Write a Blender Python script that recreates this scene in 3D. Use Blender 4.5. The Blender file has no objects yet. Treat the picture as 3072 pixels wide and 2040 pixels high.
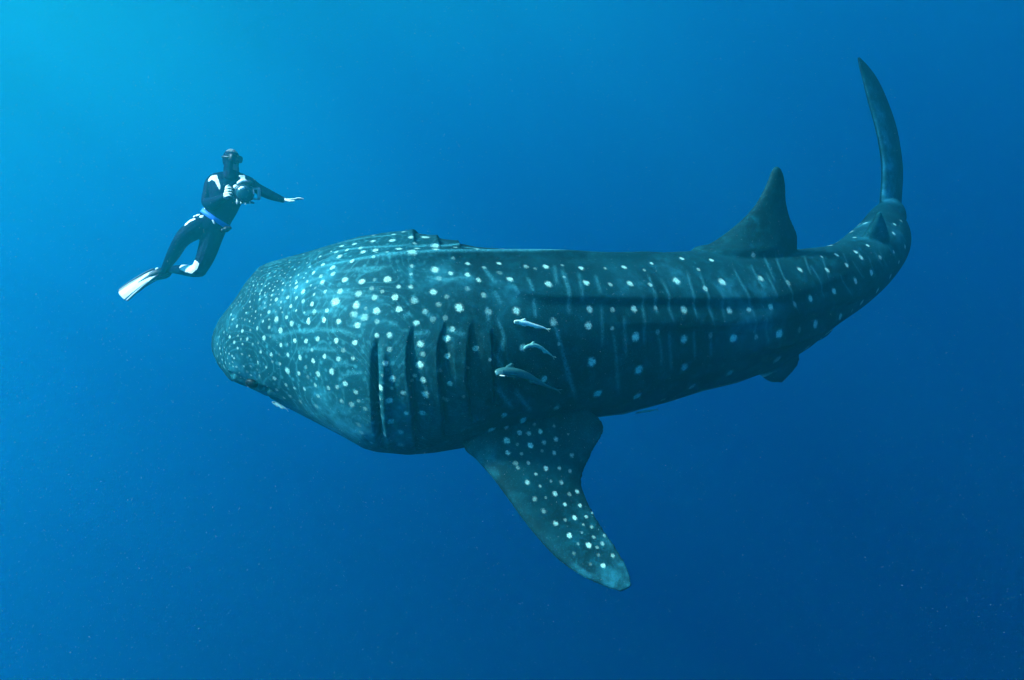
import bpy, bmesh, math, random
import numpy as np
from mathutils import Matrix, Vector, Euler
from mathutils.bvhtree import BVHTree
from mathutils.kdtree import KDTree

sc = bpy.context.scene
COL = sc.collection
rng = np.random.default_rng(7)
random.seed(7)

# ------------------------------------------------------------------ camera
HFOV = 75.0
FP = 3072 * 0.5 / math.tan(math.radians(HFOV / 2))      # focal length in photograph pixels
cam = bpy.data.cameras.new('camera')
cam.sensor_width = 36
cam.lens = 18 / math.tan(math.radians(HFOV / 2))
cam.clip_end = 2000
cam_o = bpy.data.objects.new('camera', cam)
COL.objects.link(cam_o)
CR = Euler((math.radians(90 - 16.20), 0, 0)).to_matrix() @ Euler((0, 0, math.radians(-19.90))).to_matrix()
cam_o.matrix_world = CR.to_4x4()
sc.camera = cam_o
CRN = np.array(CR)

# ------------------------------------------------------------------ sky and sun above the sea
SUN_EL, SUN_AZ = math.radians(60.1), math.radians(-107.6)
w = bpy.data.worlds.new('World'); sc.world = w; w.use_nodes = True
nt = w.node_tree
bgn = nt.nodes['Background']
sky = nt.nodes.new('ShaderNodeTexSky')
sky.sky_type = 'NISHITA'; sky.sun_disc = False
sky.sun_elevation = SUN_EL; sky.sun_rotation = SUN_AZ
nt.links.new(sky.outputs[0], bgn.inputs[0])
bgn.inputs[1].default_value = 0.150
sl = bpy.data.lights.new('sun', 'SUN')
sl.energy = 4.6; sl.color = (1.0, 0.957, 0.61)
sl.angle = math.radians(6)   # spread by the rippled surface
so = bpy.data.objects.new('sun', sl); COL.objects.link(so)
sd = Vector((math.cos(SUN_EL) * math.sin(SUN_AZ), math.cos(SUN_EL) * math.cos(SUN_AZ), math.sin(SUN_EL)))
so.rotation_mode = 'QUATERNION'; so.rotation_quaternion = sd.to_track_quat('Z', 'Y')
so.location = (0, 0, 30)

# ------------------------------------------------------------------ exposure
sc.view_settings.view_transform = 'Standard'
sc.view_settings.look = 'None'
sc.view_settings.exposure = 3.30
sc.view_settings.gamma = 1
sc.view_settings.use_curve_mapping = False
sc.cycles.max_bounces = 8
sc.cycles.volume_bounces = 4
sc.cycles.transparent_max_bounces = 8
sc.cycles.use_denoising = True
try:
    sc.cycles.denoiser = 'OPENIMAGEDENOISE'
except Exception:
    pass

SURF = 7.32 / 0.68          # height of the sea surface above the lens

# ------------------------------------------------------------------ helpers
def P(x, y, d):
    """a point d metres in front of the lens, through photograph pixel x, y -> world"""
    c = np.array([(x - 1536) / FP * d, -(y - 1020) / FP * d, -d])
    return CRN @ c

def Pn(a):
    a = np.asarray(a, float)
    c = np.stack([(a[:, 0] - 1536) / FP * a[:, 2], -(a[:, 1] - 1020) / FP * a[:, 2], -a[:, 2]], 1)
    return c @ CRN.T

RIGHT, UP, BACK = CRN[:, 0], CRN[:, 1], CRN[:, 2]     # camera axes in the world

def unit(v):
    v = np.asarray(v, float)
    return v / (np.linalg.norm(v, axis=-1, keepdims=True) + 1e-12)

def tag(o, label=None, cat=None, group=None, kind=None):
    if label: o['label'] = label
    if cat: o['category'] = cat
    if group: o['group'] = group
    if kind: o['kind'] = kind
    return o

def empty(name, loc):
    o = bpy.data.objects.new(name, None)
    o.empty_display_size = 0.2
    o.location = Vector(loc)
    COL.objects.link(o)
    return o

def origin_of(parent):
    v = np.zeros(3)
    while parent is not None:
        v = v + np.array(parent.location)
        parent = parent.parent
    return v

def mesh_obj(name, verts, faces, mat=None, parent=None, smooth=True):
    """world-space verts -> one mesh object under parent (no rotations anywhere)"""
    verts = np.asarray(verts, float)
    me = bpy.data.meshes.new(name)
    if parent is None:
        loc = verts.mean(0)
        rel = loc
    else:
        loc = np.zeros(3)
        rel = origin_of(parent)
    me.from_pydata((verts - rel).tolist(), [], [tuple(int(i) for i in f) for f in faces])
    me.update()
    if smooth:
        me.polygons.foreach_set('use_smooth', np.ones(len(me.polygons), bool))
    if mat is not None:
        me.materials.append(mat)
    o = bpy.data.objects.new(name, me)
    o.location = Vector(loc)
    COL.objects.link(o)
    if parent is not None:
        o.parent = parent
    return o

class MB:
    """collects closed shapes into one list of verts and faces"""
    def __init__(self):
        self.v = []; self.f = []
    def add(self, v, f):
        b = len(self.v)
        self.v.extend([tuple(map(float, p)) for p in v])
        self.f.extend([tuple(int(i) + b for i in q) for q in f])
        return self
    def rings(self, R):
        """list of rings (n,3) -> closed tube with fan caps"""
        R = [np.asarray(r) for r in R]
        n = len(R[0]); k = len(R)
        v = np.concatenate(R + [R[0].mean(0)[None], R[-1].mean(0)[None]])
        f = []
        for i in range(k - 1):
            for j in range(n):
                a, b_ = i * n + j, i * n + (j + 1) % n
                f.append((a, b_, b_ + n, a + n))
        for j in range(n):
            f.append((k * n, (j + 1) % n, j))
            f.append((k * n + 1, (k - 1) * n + j, (k - 1) * n + (j + 1) % n))
        return self.add(v, f)
    def tube(self, pts, rad, n=12, flat=None, ends=True):
        """tapered round limb through pts; rounded ends; flat=(dir, factor) squashes it"""
        pts = np.asarray(pts, float); rad = np.asarray(rad, float)
        if len(pts) > 2:
            pts, rad = smooth_chain(pts, rad, 4)
        T = unit(np.gradient(pts, axis=0))
        if ends:
            p0 = [pts[0] - T[0] * rad[0] * c for c in (0.97, 0.75, 0.4)]
            r0 = [rad[0] * c for c in (0.2, 0.66, 0.92)]
            p1 = [pts[-1] + T[-1] * rad[-1] * c for c in (0.4, 0.75, 0.97)]
            r1 = [rad[-1] * c for c in (0.92, 0.66, 0.2)]
            pts = np.concatenate([p0, pts, p1]); rad = np.concatenate([r0, rad, r1])
            T = np.concatenate([np.repeat(T[:1], 3, 0), T, np.repeat(T[-1:], 3, 0)])
        u = unit(np.cross(T[0], [0.31, 0.87, 0.4]))
        R = []
        for p, r, t in zip(pts, rad, T):
            u = unit(u - t * np.dot(u, t)); v_ = np.cross(t, u)
            a = np.linspace(0, 2 * math.pi, n, endpoint=False)
            o = np.outer(np.cos(a), u) * r + np.outer(np.sin(a), v_) * r
            if flat is not None:
                d = unit(flat[0]); o = o - np.outer(o @ d, d) * (1 - flat[1])
            R.append(p + o)
        return self.rings(R)
    def ellipsoid(self, c, ax, nu=16, nv=10):
        """ax: three axis vectors"""
        R = []
        for i in range(nv + 1):
            t = math.pi * (i + 0.02) / (nv + 0.04)
            a = np.linspace(0, 2 * math.pi, nu, endpoint=False)
            R.append(np.asarray(c) + math.cos(t) * ax[2] + math.sin(t) * (np.outer(np.cos(a), ax[0]) + np.outer(np.sin(a), ax[1])))
        return self.rings(R)
    def box(self, c, ax, bevel=0.25):
        """rounded box; ax three half-axis vectors; bevel is a share of the smallest half size"""
        ls = [np.linalg.norm(a) for a in ax]; b = bevel * min(ls)
        us = [np.asarray(a) / l for a, l in zip(ax, ls)]
        bm = bmesh.new()
        bmesh.ops.create_cube(bm, size=2)
        for v in bm.verts:
            v.co = Vector((v.co.x * ls[0], v.co.y * ls[1], v.co.z * ls[2]))
        bmesh.ops.bevel(bm, geom=bm.edges[:], offset=b, segments=2, affect='EDGES', profile=0.5)
        bm.verts.index_update()
        vs = [np.asarray(c) + us[0] * v.co.x + us[1] * v.co.y + us[2] * v.co.z for v in bm.verts]
        fs = [[v.index for v in f.verts] for f in bm.faces]
        bm.free()
        return self.add(vs, fs)
    def disc(self, c, axis, r, h, n=24, r2=None):
        axis = unit(axis); u = unit(np.cross(axis, [0.3, 0.8, 0.5])); v_ = np.cross(axis, u)
        a = np.linspace(0, 2 * math.pi, n, endpoint=False)
        ring = np.outer(np.cos(a), u) + np.outer(np.sin(a), v_)
        r2 = r if r2 is None else r2
        c = np.asarray(c)
        R = [c - axis * h + ring * r * .9, c - axis * h * .86 + ring * r, c + axis * h * .86 + ring * r2, c + axis * h + ring * r2 * .9]
        return self.rings(R)
    def build(self, name, mat, parent=None, smooth=True):
        o = mesh_obj(name, self.v, self.f, mat, parent, smooth)
        return o

def hermite(xs, ys, xq):
    """C1 cubic through the points (finite-difference slopes); ys may be (n,k)"""
    xs = np.asarray(xs, float); ys = np.asarray(ys, float); xq = np.asarray(xq, float)
    dx = np.diff(xs); sh = (slice(None),) + (None,) * (ys.ndim - 1)
    sl_ = np.diff(ys, axis=0) / dx[sh]
    m = np.zeros_like(ys)
    m[1:-1] = (sl_[:-1] * dx[1:][sh] + sl_[1:] * dx[:-1][sh]) / (dx[1:] + dx[:-1])[sh]
    m[0] = sl_[0]; m[-1] = sl_[-1]
    i = np.clip(np.searchsorted(xs, xq, side='right') - 1, 0, len(xs) - 2)
    h = dx[i]; t = ((xq - xs[i]) / h)
    t_ = t[sh]; h_ = h[sh]
    return ((2 * t_**3 - 3 * t_**2 + 1) * ys[i] + (t_**3 - 2 * t_**2 + t_) * h_ * m[i]
            + (-2 * t_**3 + 3 * t_**2) * ys[i + 1] + (t_**3 - t_**2) * h_ * m[i + 1])

def smooth_chain(pts, rad, sub):
    n = len(pts)
    s = np.arange(n, dtype=float); q = np.linspace(0, n - 1, (n - 1) * sub + 1)
    return hermite(s, np.asarray(pts, float), q), hermite(s, np.asarray(rad, float), q)

def remeshed(mb, voxel, smooth_iter=3):
    """one continuous skin grown over the overlapping shapes"""
    me = bpy.data.meshes.new('tmp')
    me.from_pydata(mb.v, [], mb.f); me.update()
    o = bpy.data.objects.new('tmp', me); COL.objects.link(o)
    m = o.modifiers.new('r', 'REMESH'); m.mode = 'VOXEL'; m.voxel_size = voxel; m.adaptivity = 0
    if smooth_iter:
        m2 = o.modifiers.new('s', 'SMOOTH'); m2.factor = 0.5; m2.iterations = smooth_iter
    dg = bpy.context.evaluated_depsgraph_get()
    ev = o.evaluated_get(dg); em = ev.to_mesh()
    nv = len(em.vertices); v = np.empty(nv * 3); em.vertices.foreach_get('co', v)
    nl = len(em.loops); l = np.empty(nl, np.int32); em.loops.foreach_get('vertex_index', l)
    npoly = len(em.polygons)
    st = np.empty(npoly, np.int32); em.polygons.foreach_get('loop_start', st)
    tot = np.empty(npoly, np.int32); em.polygons.foreach_get('loop_total', tot)
    faces = [l[a:a + b].tolist() for a, b in zip(st, tot)]
    ev.to_mesh_clear()
    bpy.data.objects.remove(o); bpy.data.meshes.remove(me)
    return v.reshape(-1, 3), faces

def set_attr(o, name, vals):
    a = o.data.attributes.new(name, 'FLOAT', 'POINT')
    a.data.foreach_set('value', np.asarray(vals, np.float32))

# ------------------------------------------------------------------ materials
def new_mat(name):
    m = bpy.data.materials.new(name); m.use_nodes = True
    return m, m.node_tree, m.node_tree.nodes['Principled BSDF']

def plain(name, col, rough=0.5, vary=0.12, scale=30, spec=0.4, bump=0.0):
    m, t, b = new_mat(name)
    n = t.nodes.new('ShaderNodeTexNoise'); n.inputs['Scale'].default_value = scale; n.inputs['Detail'].default_value = 5
    tc = t.nodes.new('ShaderNodeTexCoord'); t.links.new(tc.outputs['Object'], n.inputs['Vector'])
    mx = t.nodes.new('ShaderNodeMix'); mx.data_type = 'RGBA'
    t.links.new(n.outputs['Fac'], mx.inputs[0])
    mx.inputs[6].default_value = (*[c * (1 - vary) for c in col], 1)
    mx.inputs[7].default_value = (*[min(1, c * (1 + vary)) for c in col], 1)
    t.links.new(mx.outputs[2], b.inputs['Base Color'])
    b.inputs['Roughness'].default_value = rough
    b.inputs['Specular IOR Level'].default_value = spec
    if bump:
        bp = t.nodes.new('ShaderNodeBump'); bp.inputs['Strength'].default_value = bump; bp.inputs['Distance'].default_value = 0.01
        t.links.new(n.outputs['Fac'], bp.inputs['Height']); t.links.new(bp.outputs[0], b.inputs['Normal'])
    return m

def N(t, typ, **kw):
    n = t.nodes.new(typ)
    for k, v in kw.items():
        setattr(n, k, v)
    return n

def math_node(t, op, a, b=None, clamp=False):
    n = t.nodes.new('ShaderNodeMath'); n.operation = op; n.use_clamp = clamp
    for i, x in enumerate((a, b)):
        if x is None: continue
        if isinstance(x, (int, float)): n.inputs[i].default_value = x
        else: t.links.new(x, n.inputs[i])
    return n.outputs[0]

def attr_node(t, name):
    a = t.nodes.new('ShaderNodeAttribute'); a.attribute_name = name
    return a.outputs['Fac']

def noise(t, vec, scale, detail=4, rough=0.55):
    n = t.nodes.new('ShaderNodeTexNoise'); n.inputs['Scale'].default_value = scale
    n.inputs['Detail'].default_value = detail; n.inputs['Roughness'].default_value = rough
    t.links.new(vec, n.inputs['Vector'])
    return n.outputs['Fac']

def mixc(t, fac, a, b):
    mx = t.nodes.new('ShaderNodeMix'); mx.data_type = 'RGBA'
    if isinstance(fac, (int, float)): mx.inputs[0].default_value = fac
    else: t.links.new(fac, mx.inputs[0])
    for i, x in ((6, a), (7, b)):
        if isinstance(x, tuple): mx.inputs[i].default_value = (*x, 1)
        else: t.links.new(x, mx.inputs[i])
    return mx.outputs[2]

def smoothstep(t, x, lo, hi):
    n = t.nodes.new('ShaderNodeMapRange'); n.interpolation_type = 'SMOOTHSTEP'
    t.links.new(x, n.inputs['Value'])
    n.inputs['From Min'].default_value = lo; n.inputs['From Max'].default_value = hi
    return n.outputs['Result']

def whale_skin():
    m, t, b = new_mat('spotted_skin')
    tc = N(t, 'ShaderNodeTexCoord'); v = tc.outputs['Object']
    n_fine = noise(t, v, 95, 3, 0.7)
    n_mid = noise(t, v, 14, 5, 0.6)
    n_big = noise(t, v, 2.3, 4, 0.55)
    n_grain = noise(t, v, 140, 3, 0.65)
    n_edge = noise(t, v, 38, 3, 0.6)
    # back colour, mottled
    base = mixc(t, smoothstep(t, n_big, 0.3, 0.72), (0.0007, 0.009, 0.013), (0.0015, 0.027, 0.036))
    base = mixc(t, smoothstep(t, n_mid, 0.45, 0.85), base, (0.003, 0.054, 0.070))
    base = mixc(t, math_node(t, 'MULTIPLY', smoothstep(t, n_grain, 0.52, 0.78), 0.75), base, (0.012, 0.115, 0.14))
    # head: lighter ground, a stipple of small dots and fingerprint-like wavy lines that die out past the gills
    head = attr_node(t, 'head')
    base = mixc(t, math_node(t, 'MULTIPLY', head, 0.4), base, (0.006, 0.080, 0.105))
    vo = N(t, 'ShaderNodeTexVoronoi'); vo.inputs['Scale'].default_value = 23; vo.inputs['Randomness'].default_value = 0.8
    t.links.new(v, vo.inputs['Vector'])
    dots = math_node(t, 'SUBTRACT', 1.0, smoothstep(t, math_node(t, 'ADD', vo.outputs['Distance'], math_node(t, 'MULTIPLY', math_node(t, 'SUBTRACT', n_fine, 0.5), 0.35)), 0.12, 0.36))
    dots = math_node(t, 'MULTIPLY', math_node(t, 'MULTIPLY', dots, head), smoothstep(t, n_mid, 0.25, 0.7))
    base = mixc(t, math_node(t, 'MULTIPLY', dots, 0.5), base, (0.06, 0.30, 0.33))
    wv = noise(t, v, 2.6, 1.2, 0.4)
    wf = math_node(t, 'ABSOLUTE', math_node(t, 'SUBTRACT', math_node(t, 'FRACT', math_node(t, 'MULTIPLY', wv, 17.0)), 0.5))
    wl = math_node(t, 'SUBTRACT', 1.0, smoothstep(t, wf, 0.02, 0.17))
    wl = math_node(t, 'MULTIPLY', math_node(t, 'MULTIPLY', wl, head), smoothstep(t, n_edge, 0.3, 0.65))
    base = mixc(t, math_node(t, 'MULTIPLY', wl, 0.32), base, (0.05, 0.26, 0.29))
    # pale throat and belly; light on fin edges, tips and tail painted in
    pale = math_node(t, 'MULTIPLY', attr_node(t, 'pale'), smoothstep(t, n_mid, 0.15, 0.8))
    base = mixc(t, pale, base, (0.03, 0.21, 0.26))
    belly = math_node(t, 'MULTIPLY', attr_node(t, 'belly'), 0.9)
    base = mixc(t, belly, base, (0.45, 0.60, 0.45))
    # thin streaks between the rows of spots, plus the painted highlight of the back ridge
    st = math_node(t, 'MULTIPLY', math_node(t, 'MULTIPLY', attr_node(t, 'streak'), 1.5), smoothstep(t, n_fine, 0.25, 0.75), True)
    base = mixc(t, st, base, (0.05, 0.25, 0.28))
    # spots: a frayed edge and a speckled inside
    e = math_node(t, 'ADD', attr_node(t, 'spot'), math_node(t, 'MULTIPLY', math_node(t, 'SUBTRACT', n_fine, 0.5), 0.8))
    e = math_node(t, 'ADD', e, math_node(t, 'MULTIPLY', math_node(t, 'SUBTRACT', n_edge, 0.5), 0.75))
    body = smoothstep(t, e, 0.18, 0.62)
    halo = math_node(t, 'MULTIPLY', smoothstep(t, e, -0.05, 0.45), 0.22)
    body = math_node(t, 'MAXIMUM', body, halo)
    speck = math_node(t, 'ADD', math_node(t, 'MULTIPLY', smoothstep(t, n_grain, 0.38, 0.62), 0.6), 0.4)
    sp = math_node(t, 'MULTIPLY', math_node(t, 'MULTIPLY', body, attr_node(t, 'gain')), speck)
    col = mixc(t, sp, base, (0.42, 0.68, 0.56))
    t.links.new(col, b.inputs['Base Color'])
    b.inputs['Roughness'].default_value = 0.7
    b.inputs['Specular IOR Level'].default_value = 0.06
    bp = N(t, 'ShaderNodeBump'); bp.inputs['Strength'].default_value = 0.35; bp.inputs['Distance'].default_value = 0.006
    t.links.new(n_fine, bp.inputs['Height']); t.links.new(bp.outputs[0], b.inputs['Normal'])
    return m

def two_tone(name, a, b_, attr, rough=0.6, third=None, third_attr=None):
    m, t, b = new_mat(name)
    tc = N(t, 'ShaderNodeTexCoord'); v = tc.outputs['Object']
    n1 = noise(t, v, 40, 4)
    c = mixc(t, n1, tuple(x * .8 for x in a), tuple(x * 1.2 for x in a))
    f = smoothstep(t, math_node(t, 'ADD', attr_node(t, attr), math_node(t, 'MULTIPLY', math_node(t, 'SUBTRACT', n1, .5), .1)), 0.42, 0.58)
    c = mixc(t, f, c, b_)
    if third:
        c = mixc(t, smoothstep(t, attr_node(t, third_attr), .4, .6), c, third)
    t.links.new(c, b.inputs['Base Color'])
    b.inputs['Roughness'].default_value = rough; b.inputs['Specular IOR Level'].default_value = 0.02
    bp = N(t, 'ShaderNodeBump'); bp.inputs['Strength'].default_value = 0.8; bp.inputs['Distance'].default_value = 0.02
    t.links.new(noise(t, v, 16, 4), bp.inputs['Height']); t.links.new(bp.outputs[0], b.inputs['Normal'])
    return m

M_SKIN = whale_skin()
M_EYE = plain('eye_black', (0.004, 0.006, 0.010), 0.5, 0.1, 20, 0.2)

# ------------------------------------------------------------------ the water: a closed volume and its surface seen from below
def box_mesh(x0, x1, y0, y1, z0, z1):
    v = [(x, y, z) for x in (x0, x1) for y in (y0, y1) for z in (z0, z1)]
    return v, [(0, 1, 3, 2), (4, 6, 7, 5), (0, 4, 5, 1), (2, 3, 7, 6), (0, 2, 6, 4), (1, 5, 7, 3)]

mv = bpy.data.materials.new('sea_water'); mv.use_nodes = True
t = mv.node_tree; t.nodes.clear()
out = t.nodes.new('ShaderNodeOutputMaterial'); pv = t.nodes.new('ShaderNodeVolumePrincipled')
t.links.new(pv.outputs[0], out.inputs['Volume'])
SS = np.array([0.0009, 0.032, 0.0334]); AB = np.array([0.1365, 0.0639, 0.0251])
CLEAR = 0.68      # thinner water under a proportionally higher surface
SS = SS * CLEAR; AB = AB * CLEAR
DEN = 0.5
cs = SS / DEN; ca = (1 - AB / (DEN * (1 - cs))) ** 2
pv.inputs['Color'].default_value = (*cs, 1)
pv.inputs['Density'].default_value = DEN
pv.inputs['Absorption Color'].default_value = (*ca, 1)
pv.inputs['Anisotropy'].default_value = 0.682
v_, f_ = box_mesh(-140, 140, -62, 200, SURF - 110, SURF + 0.5)
me = bpy.data.meshes.new('haze'); me.from_pydata(v_, [], f_); me.materials.append(mv)
haze = bpy.data.objects.new('haze', me); COL.objects.link(haze)
tag(haze, kind='stuff')

gx = np.linspace(-139, 139, 330); gy = np.linspace(-61, 199, 310)
X, Y = np.meshgrid(gx, gy)
Z = np.zeros_like(X)
for k in range(14):
    a = rng.uniform(-0.9, 0.9) + 0.6; L = rng.uniform(1.6, 7); A = 0.012 * L
    Z += A * np.sin((X * math.cos(a) + Y * math.sin(a)) * 2 * math.pi / L + rng.uniform(0, 6.28))
Z = np.clip(Z, -0.4, 0.4)
gv = np.stack([X.ravel(), Y.ravel(), Z.ravel() + SURF], 1)
nx = len(gx)
gf = [(j * nx + i, j * nx + i + 1, (j + 1) * nx + i + 1, (j + 1) * nx + i) for j in range(len(gy) - 1) for i in range(nx - 1)]
mw = bpy.data.materials.new('water_surface'); mw.use_nodes = True
t = mw.node_tree; t.nodes.clear()
out = t.nodes.new('ShaderNodeOutputMaterial'); mix = t.nodes.new('ShaderNodeMixShader')
tcr = t.nodes.new('ShaderNodeTexCoord'); nr = t.nodes.new('ShaderNodeTexNoise'); nr.inputs['Scale'].default_value = 0.30; nr.inputs['Detail'].default_value = 2
t.links.new(tcr.outputs['Object'], nr.inputs['Vector'])
mr = t.nodes.new('ShaderNodeMapRange'); mr.inputs['From Min'].default_value = 0.40; mr.inputs['From Max'].default_value = 0.60
mr.inputs['To Min'].default_value = 0.30; mr.inputs['To Max'].default_value = 1.0  # patchy tint in the sheet imitates light shafts under the ripples
t.links.new(nr.outputs['Fac'], mr.inputs['Value'])
tr = t.nodes.new('ShaderNodeBsdfTransparent'); gl = t.nodes.new('ShaderNodeBsdfGlossy'); fr = t.nodes.new('ShaderNodeFresnel')
fr.inputs['IOR'].default_value = 1.33; gl.inputs['Roughness'].default_value = 0.12
tc = t.nodes.new('ShaderNodeTexCoord'); mp = t.nodes.new('ShaderNodeMapping'); mp.inputs['Scale'].default_value = (1, 0.45, 1)
mp.inputs['Rotation'].default_value = (0, 0, 0.6)
t.links.new(tc.outputs['Object'], mp.inputs['Vector'])
nz = t.nodes.new('ShaderNodeTexNoise'); nz.inputs['Scale'].default_value = 2.6; nz.inputs['Detail'].default_value = 6
t.links.new(mp.outputs[0], nz.inputs['Vector'])
bp = t.nodes.new('ShaderNodeBump'); bp.inputs['Strength'].default_value = 0.5; bp.inputs['Distance'].default_value = 0.15
t.links.new(nz.outputs['Fac'], bp.inputs['Height'])
t.links.new(bp.outputs[0], gl.inputs['Normal']); t.links.new(bp.outputs[0], fr.inputs['Normal'])
t.links.new(mr.outputs[0], tr.inputs['Color']); t.links.new(fr.outputs[0], mix.inputs[0]); t.links.new(tr.outputs[0], mix.inputs[1]); t.links.new(gl.outputs[0], mix.inputs[2])
t.links.new(mix.outputs[0], out.inputs[0])
water = mesh_obj('water', gv, gf, mw)
tag(water, kind='structure')

# ------------------------------------------------------------------ whale shark: body axis
# photograph x, top edge (x, y), bottom edge (x, y), distance of the axis, width / height, roll of the back towards the lens
ST = [
    ((652, 1000), (652, 1096), 4.56, 1.9, 34),
    ((660, 968), (660, 1108), 4.55, 1.9, 34),
    ((680, 935), (680, 1120), 4.54, 1.9, 34),
    ((708, 905), (708, 1128), 4.52, 1.9, 34),
    ((748, 858), (748, 1138), 4.49, 1.7, 34),
    ((796.4, 810.0), (796.4, 1160.3), 4.45, 1.48, 34),
    ((880.3, 757.7), (880.3, 1185.8), 4.41, 1.25, 34),
    ((971.0, 742.9), (971.0, 1246.3), 4.35, 1.04, 33),
    ((1109.4, 706.4), (1109.4, 1318.9), 4.28, 1.05, 32),
    ((1241.2, 699.0), (1241.2, 1357.7), 4.22, 1.07, 31),
    ((1327.4, 720.7), (1327.4, 1349.8), 4.22, 1.04, 27),
    ((1423.5, 740.8), (1423.5, 1327.1), 4.25, 1.02, 22),
    ((1587.9, 753.0), (1587.9, 1288.8), 4.34, 0.94, 16),
    ((1738.9, 763.4), (1743.8, 1259.8), 4.46, 0.89, 12),
    ((1887.4, 763.8), (1895.4, 1232.2), 4.62, 0.86, 10),
    ((2036.2, 756.4), (2050.9, 1186.5), 4.80, 0.84, 9),
    ((2189.4, 754.6), (2211.1, 1144.3), 5.02, 0.84, 10),
    ((2322.6, 751.9), (2347.5, 1083.2), 5.28, 0.81, 13),
    ((2429.9, 745.6), (2469.7, 995.6), 5.52, 0.84, 17),
    ((2511.3, 727.5), (2562.0, 932.3), 5.78, 0.89, 22),
    ((2570.9, 683.1), (2641.7, 860.9), 6.10, 0.91, 26),
    ((2601.1, 650.6), (2690.7, 789.5), 6.45, 0.91, 28),
    ((2614.7, 630.4), (2698.8, 716.2), 6.80, 0.84, 26),
    ((2644.0, 606.0), (2712.0, 655.0), 7.10, 0.70, 22),
    ((2650.0, 590.0), (2706.0, 625.0), 7.25, 0.40, 20),
]
cx = np.array([((a[0] + b[0]) / 2, (a[1] + b[1]) / 2) for a, b, *_ in ST])
hp = np.array([math.hypot(a[0] - b[0], a[1] - b[1]) / 2 for a, b, *_ in ST])
dd = np.array([s[2] for s in ST]); rr = np.array([s[3] for s in ST]); ph = np.radians([s[4] for s in ST])
C0 = Pn(np.c_[cx, dd])
sarc = np.r_[0, np.cumsum(np.linalg.norm(np.diff(C0, axis=0), axis=1))]
SQ = np.concatenate([np.linspace(0, sarc[5], 60)[:-1], np.linspace(sarc[5], sarc[-1], 200)])
AX = hermite(sarc, C0, SQ)
HPX = hermite(sarc, hp, SQ); DQ = hermite(sarc, dd, SQ); RQ = hermite(sarc, rr, SQ); PQ = hermite(sarc, ph, SQ)
TQ = unit(np.gradient(AX, axis=0))
# the photograph's slice direction: between the image-perpendicular of the axis and the traced top-bottom pairs
UQ = np.zeros_like(AX); WQ = np.zeros_like(AX)
TOPV = hermite(sarc, unit(np.array([[a[0] - b[0], a[1] - b[1]] for a, b, *_ in ST], float)), SQ)
for i in range(len(SQ)):
    view = unit(AX[i])
    u = RIGHT * TOPV[i, 0] - UP * TOPV[i, 1]
    u = unit(u - view * np.dot(u, view))
    t_ = TQ[i]
    u = unit(u - t_ * np.dot(u, t_) * 0.6)
    w_ = unit(np.cross(t_, u))
    if np.dot(w_, BACK) < 0: w_ = -w_
    UQ[i] = u; WQ[i] = w_
HM = HPX * DQ / FP
HQ = HM / np.sqrt(np.cos(PQ) ** 2 + (RQ * np.sin(PQ)) ** 2)     # half height, dorsal to ventral
AQ = HQ * RQ                                                     # half width
DOR = UQ * np.cos(PQ)[:, None] + WQ * np.sin(PQ)[:, None]
LAT = WQ * np.cos(PQ)[:, None] - UQ * np.sin(PQ)[:, None]        # towards the shark's left, the side seen

def body_point(i, ang):
    return AX[i] + LAT[i] * AQ[i] * np.cos(ang) + DOR[i] * HQ[i] * np.sin(ang)

ANG = np.linspace(0, 2 * math.pi, 96, endpoint=False)
RB = AX[:, None] + np.cos(ANG)[None, :, None] * LAT[:, None] * AQ[:, None, None] + np.sin(ANG)[None, :, None] * DOR[:, None] * HQ[:, None, None]
# outline measured off the photograph (x, upper y, lower y); the lofted rings are pulled onto it
OT = np.array([(634,1028),(636,1012),(640,995),(657,958),(709,891),(736,848),(763,817),(779,800),(807,787),(852,774),(906,760),(989,735),(1079,709),(1123,703),(1175,696),(1237,697),(1311,714),(1374,730),(1431,741),(1527,747),(1680,755),(1755,762),(1908,761),(2023,755),(2100,752),(2250,752),(2390,748),(2479,739),(2515,725),(2546,699)], float)
OB = np.array([(634,1044),(636,1052),(640,1065),(656,1097),(679,1129),(691,1142),(745,1162),(799,1188),(860,1222),(898,1242),(956,1272),(1032,1312),(1090,1345),(1128,1356),(1223,1365),(1300,1359),(1395,1343),(1500,1315),(1650,1280),(1801,1251),(1870,1243),(2023,1201),(2100,1176),(2214,1148),(2340,1100),(2430,1042),(2502,982),(2591,922)], float)
def ring_px(R3):
    c = R3 @ CRN
    d = -c[..., 2]
    return 1536 + c[..., 0] / d * FP, 1020 - c[..., 1] / d * FP, d
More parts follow.
